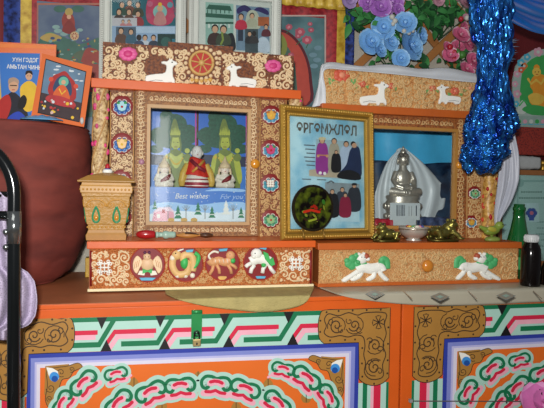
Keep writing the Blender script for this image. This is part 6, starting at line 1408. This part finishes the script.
def bunch(name, lab, spots, m, seed, leaves, base, m2=None, filler=None, Y0=1.76):
    rr = random.Random(seed); B = onY(*base, 1.79)
    t = thing(name, B, lab, 'flowers')
    for x, y, r_ in spots:
        Y_ = Y0+rr.uniform(-.03, .02); c = onY(x, y, Y_); k = mpp(x, y, Y_); b = MB(); blossom(b, c, V((rr.uniform(-.5, .5), -1, rr.uniform(-.1, .6))), r_*k, m, rr, 3, m2); o = b.build('blossom', t)
        b = MB(); b.tube([c+V((0, .004, 0)), (c+B)/2+V((0, .01, 0)), B], .0016, LF[2], 6); b.build('stem', t)
    b = MB()
    for x, y, n_, ln in leaves:
        for _ in range(n_):
            p = onY(x+rr.uniform(-6, 6), y+rr.uniform(-5, 5), Y0+rr.uniform(-.02, .03)); a = rr.uniform(0, 2*PI); leaf(b, p, V((math.cos(a), -.3, math.sin(a)-.2)), ln*rr.uniform(.7, 1.2)*.0031, ln*.0009, LF[rr.randrange(3)])
    b.build('leaves', t)
    if filler:
        for x, y, r_, m_ in filler: b = MB(); c = onY(x, y, Y0-.03); b.ell(c, (r_*.0031,)*3, m_, 10, 8); b.build('berry', t)
WBUD = mat('#c8c8c0', .5, var=.1)
bunch('flower_bunch', 'bunch of large light blue artificial flowers above the right cabinet', [(383, 28, 12), (405, 24, 11), (370, 43, 13), (390, 42, 9), (409, 46, 15), (400, 59, 9), (420, 36, 8), (379, 50, 8)], mat('#78b0e4', .5, var=.2, scale=60), 41, [(390, 62, 5, 12), (414, 60, 6, 13), (376, 58, 2, 10), (396, 34, 6, 9), (422, 54, 3, 12)], (396, 78), mat('#98c8f0', .5), [(392, 17, 3, WBUD), (395, 21, 3, WBUD), (404, 31, 2.6, WBUD), (409, 33, 2.4, WBUD), (413, 31, 2, WBUD), (393, 24, 2.4, WBUD)])
bunch('flower_bunch', 'bunch of purple artificial flowers with leaves at the top, above the blue flowers', [(368, 3, 9), (380, 8, 11), (392, 4, 11), (376, -6, 10), (398, 10, 6), (366, 8, 6), (386, 14, 6)], mat('#a86cc0', .5, var=.3, scale=60), 42, [(366, 20, 10, 12), (360, 14, 8, 12), (376, 22, 8, 11), (402, 16, 8, 12), (358, 24, 6, 11)], (380, 30), mat('#c89cd8', .5), None, 1.765)
bunch('flower_bunch', 'single pale lilac artificial flower hanging at the top beside the blue brocade', [(348, 0, 9), (344, -7, 7), (354, -5, 7)], mat('#a890c0', .5, var=.2, scale=60), 43, [(349, 14, 3, 12), (351, 22, 2, 14)], (350, 34), None, None, 1.77)
bunch('flower_bunch', 'bunch of pink and white roses beside the blue tinsel scarf', [(460, 36, 9), (468, 44, 7), (450, 56, 8), (463, 28, 6), (473, 62, 9), (458, 47, 7), (466, 70, 8), (447, 48, 6)], mat('#d0688c', .5, var=.3, scale=70), 44, [(455, 66, 6, 9), (462, 56, 6, 8), (444, 62, 3, 9)], (462, 84), mat('#d8b0bc', .5), [(450, 47, 3.4, mat('#b02030', .3, coat=.4)), (454, 52, 3, mat('#b02030', .3, coat=.4)), (462, 55, 4.6, mat('#447c34', .4)), (458, 52, 3, mat('#447c34', .4)), (454, 59, 3.4, mat('#b02030', .3, coat=.4)), (461, 19, 3, mat('#b02030', .3, coat=.4)), (467, 18, 3, WBUD), (463, 58, 2, WBUD)], 1.755)
bunch('foliage_bunch', 'hanging bunch of green artificial leaves with small pale roses at the top', [(438, 0, 6), (441, -4, 5), (465, 4, 7), (457, -3, 5), (466, 18, 4)], mat('#c090a0', .5, var=.2, scale=70), 45, [(415, 6, 14, 12), (428, 8, 14, 12), (440, 14, 16, 12), (452, 10, 14, 12), (420, 20, 12, 12), (434, 26, 10, 12), (446, 20, 7, 11), (460, 12, 10, 11), (412, 16, 8, 11)], (438, 40), None, None, 1.765)

# ---- tube chair at the left edge and the lace thrown over it
YCH = 1.12; tb = thing('tube_chair', V((onY(-30, 300, YCH).x, YCH, 0)), 'black and chrome bent tube chair frame cut by the left edge', 'chair')
r_ = 6.8*mpp(10, 250, YCH); TUB = mat('#1c1f20', .12, metal=.6, var=.15, coat=.5)
xr = onY(13.5, 300, YCH).x; xl = xr-.40; zc = onY(13, 195, YCH).z; ztop = onY(-40, 142, YCH).z
path = [V((xr+.004, YCH, .012)), V((xr+.002, YCH, .3)), V((xr, YCH, zc-.05))]+[V((xr-.075+.075*math.cos(a), YCH, zc+(ztop-zc)*math.sin(a))) for a in [q*PI/2/10 for q in range(11)]]
path += [V((xl+.075-.075*math.sin(a), YCH, zc+(ztop-zc)*math.cos(a))) for a in [q*PI/2/10 for q in range(11)]]+[V((xl, YCH, .3)), V((xl, YCH, .012))]
b = MB(); b.tube(path, r_, TUB, 20); b.build('back_tube', tb)
b = MB(); zj = onY(13, 230, YCH).z; b.tube([V((xr, YCH, zj-.025)), V((xr, YCH, zj+.035))], r_*1.12, mat('#8c9090', .15, metal=.9), 20); b.build('joint_sleeve', tb, label='chrome sleeve on the tube')
for z_ in (onY(13, 247, YCH).z, onY(13, 232, YCH).z): b = MB(); b.ell((xr-r_*1.1, YCH-.004, z_), (.006, .006, .006), mat('#8c9090', .2, metal=.9), 10, 8); b.build('bolt', tb)
for xx in (xr, xl):
    b = MB(); b.lathe((xx+.003 if xx == xr else xx, YCH, 0), [(r_*1.2, 0), (r_*1.2, .03)], BLACK, 16); b.build('rubber_foot', tb)
    b = MB(); b.tube([(xx, YCH-.004, .43), (xx, YCH-.2, .43), (xx, YCH-.36, .42), (xx, YCH-.40, .36), (xx, YCH-.41, .012)], r_, TUB, 16); b.build('front_leg', tb)
b = MB(); b.box(xl+.02, xr-.02, YCH-.42, YCH-.03, .435, .465, mat('#2a2426', .6)); b.build('seat', tb, bevel=.01)
b = MB(); b.tube([(xl, YCH, onY(0, 215, YCH).z), (xr, YCH, onY(0, 215, YCH).z)], .008, TUB, 10); b.build('back_rail', tb)
LACE = sheer_mat('#aca0b8', .55, .6, 240); ll = cr([(-60, 190), (4, 192), (10, 215), (14, 245), (20, 265), (32, 277), (36, 290), (37, 305), (34, 318), (26, 326), (14, 332), (0, 336), (-60, 340)], 5)
b = MB(); b.tube([(xl+.03, YCH+.036, onY(-20, 194, YCH+.036).z), (xr-.004, YCH+.036, onY(-20, 194, YCH+.036).z)], .006, TUB, 10); b.build('back_rail', tb)
def lace(u, v):
    zt2, zb2 = onY(0, 192, 1.2).z, 0
    y = 192+(340-192)*v; xr_ = [p for p in ll[5*1:5*10] if True]
    best = min(xr_, key=lambda p: abs(p.y-y)); x = -50+(best.x+50)*u
    return onY(x, y-6*math.sin(u*PI)*0, YCH+.035+.02*v+.012*math.sin(u*26+v*3)*(.4+v)+.004*noise.noise(V((u*12, v*12, 0))))
b = MB(); b.grid(lace, 60, 50, LACE); b.build('lace_cloth', None, 'lilac white lace cloth hanging behind the chair tube at left', 'cloth', solid=.0008)
# ---- pink flower in the bottom right corner, on a stand before the chest, and the taut line in front of the right chest
Yp = 1.16; c = onY(543, 409, Yp); k = mpp(540, 400, Yp); t = thing('artificial_flower', V((c.x, Yp, 0)), 'pink artificial flower head at the bottom right corner before the right chest', 'flowers')
b = MB(); rr = random.Random(5); blossom(b, c, V((-.1, -.8, .9)), 22*k, mat('#c86ca8', .5, var=.2, scale=30), rr, 3, mat('#d890c0', .5)); b.build('blossom', t)
b = MB(); b.tube([c, V((c.x, Yp+.01, .4)), V((c.x, Yp+.01, .07))], .003, LF[0], 8)
for z_, a in ((.3, 0), (.25, 2), (.28, 4)): leaf(b, V((c.x, Yp, z_)), V((math.cos(a), -.4, .6)), .07, .018, LF[1])
b.build('stem', t)
b = MB(); b.lathe((c.x, Yp+.01, 0), [(.05, 0), (.055, .01), (.045, .05), (.025, .1), (.028, .14), (.02, .135)], mat('#5c6c70', .3, var=.2), 24); b.build('vase', t)
p0_, p1_ = onY(411, 401, YF-.01), onY(640, 401, YF-.01); b = MB(); b.tube([p0_, (p0_+p1_)/2-V((0, 0, .001)), p1_], .0013, mat('#4c4a48', .5), 6)
b.box(p0_.x-.004, p0_.x+.004, YF-.012, YF-.004, p0_.z-.004, p0_.z+.004, GREY); b.box(p1_.x-.004, p1_.x+.004, YF-.012, YF-.004, p1_.z-.004, p1_.z+.004, GREY); b.build('cord_line', None, 'thin grey cord stretched low across the front of the right chest', 'cord')

# ---------------------------------------------------------------- light
def area(name, loc, tgt, sx, sy, e, col):
    l = bpy.data.lights.new(name, 'AREA'); l.shape = 'RECTANGLE'; l.size = sx; l.size_y = sy; l.energy = e; l.color = col
    o = bpy.data.objects.new(name, l); C.objects.link(o); o.location = loc; o.rotation_euler = (V(tgt)-V(loc)).to_track_quat('-Z', 'Y').to_euler(); return o
area('roof_opening', (-.3, .1, 2.35), (.3, 1.5, .7), .9, .9, 6, (1, .97, .92))
area('doorway_daylight', (.22, -2.3, 1.05), (.3, 1.5, .85), .12, 1.0, 1.6, (1, .98, .95))
area('camera_flash', (-.05, -.05, .98), (.15, 1.5, .85), .06, .04, 24, (1, .98, .95))
w = bpy.data.worlds.new('world'); bpy.context.scene.world = w; w.use_nodes = True
bg = w.node_tree.nodes['Background']; bg.inputs[0].default_value = (.62, .66, .74, 1); bg.inputs[1].default_value = .17
vs = bpy.context.scene.view_settings; vs.view_transform = 'Standard'; vs.look = 'None'; vs.exposure = 0.0; vs.gamma = 1.0; vs.use_curve_mapping = False
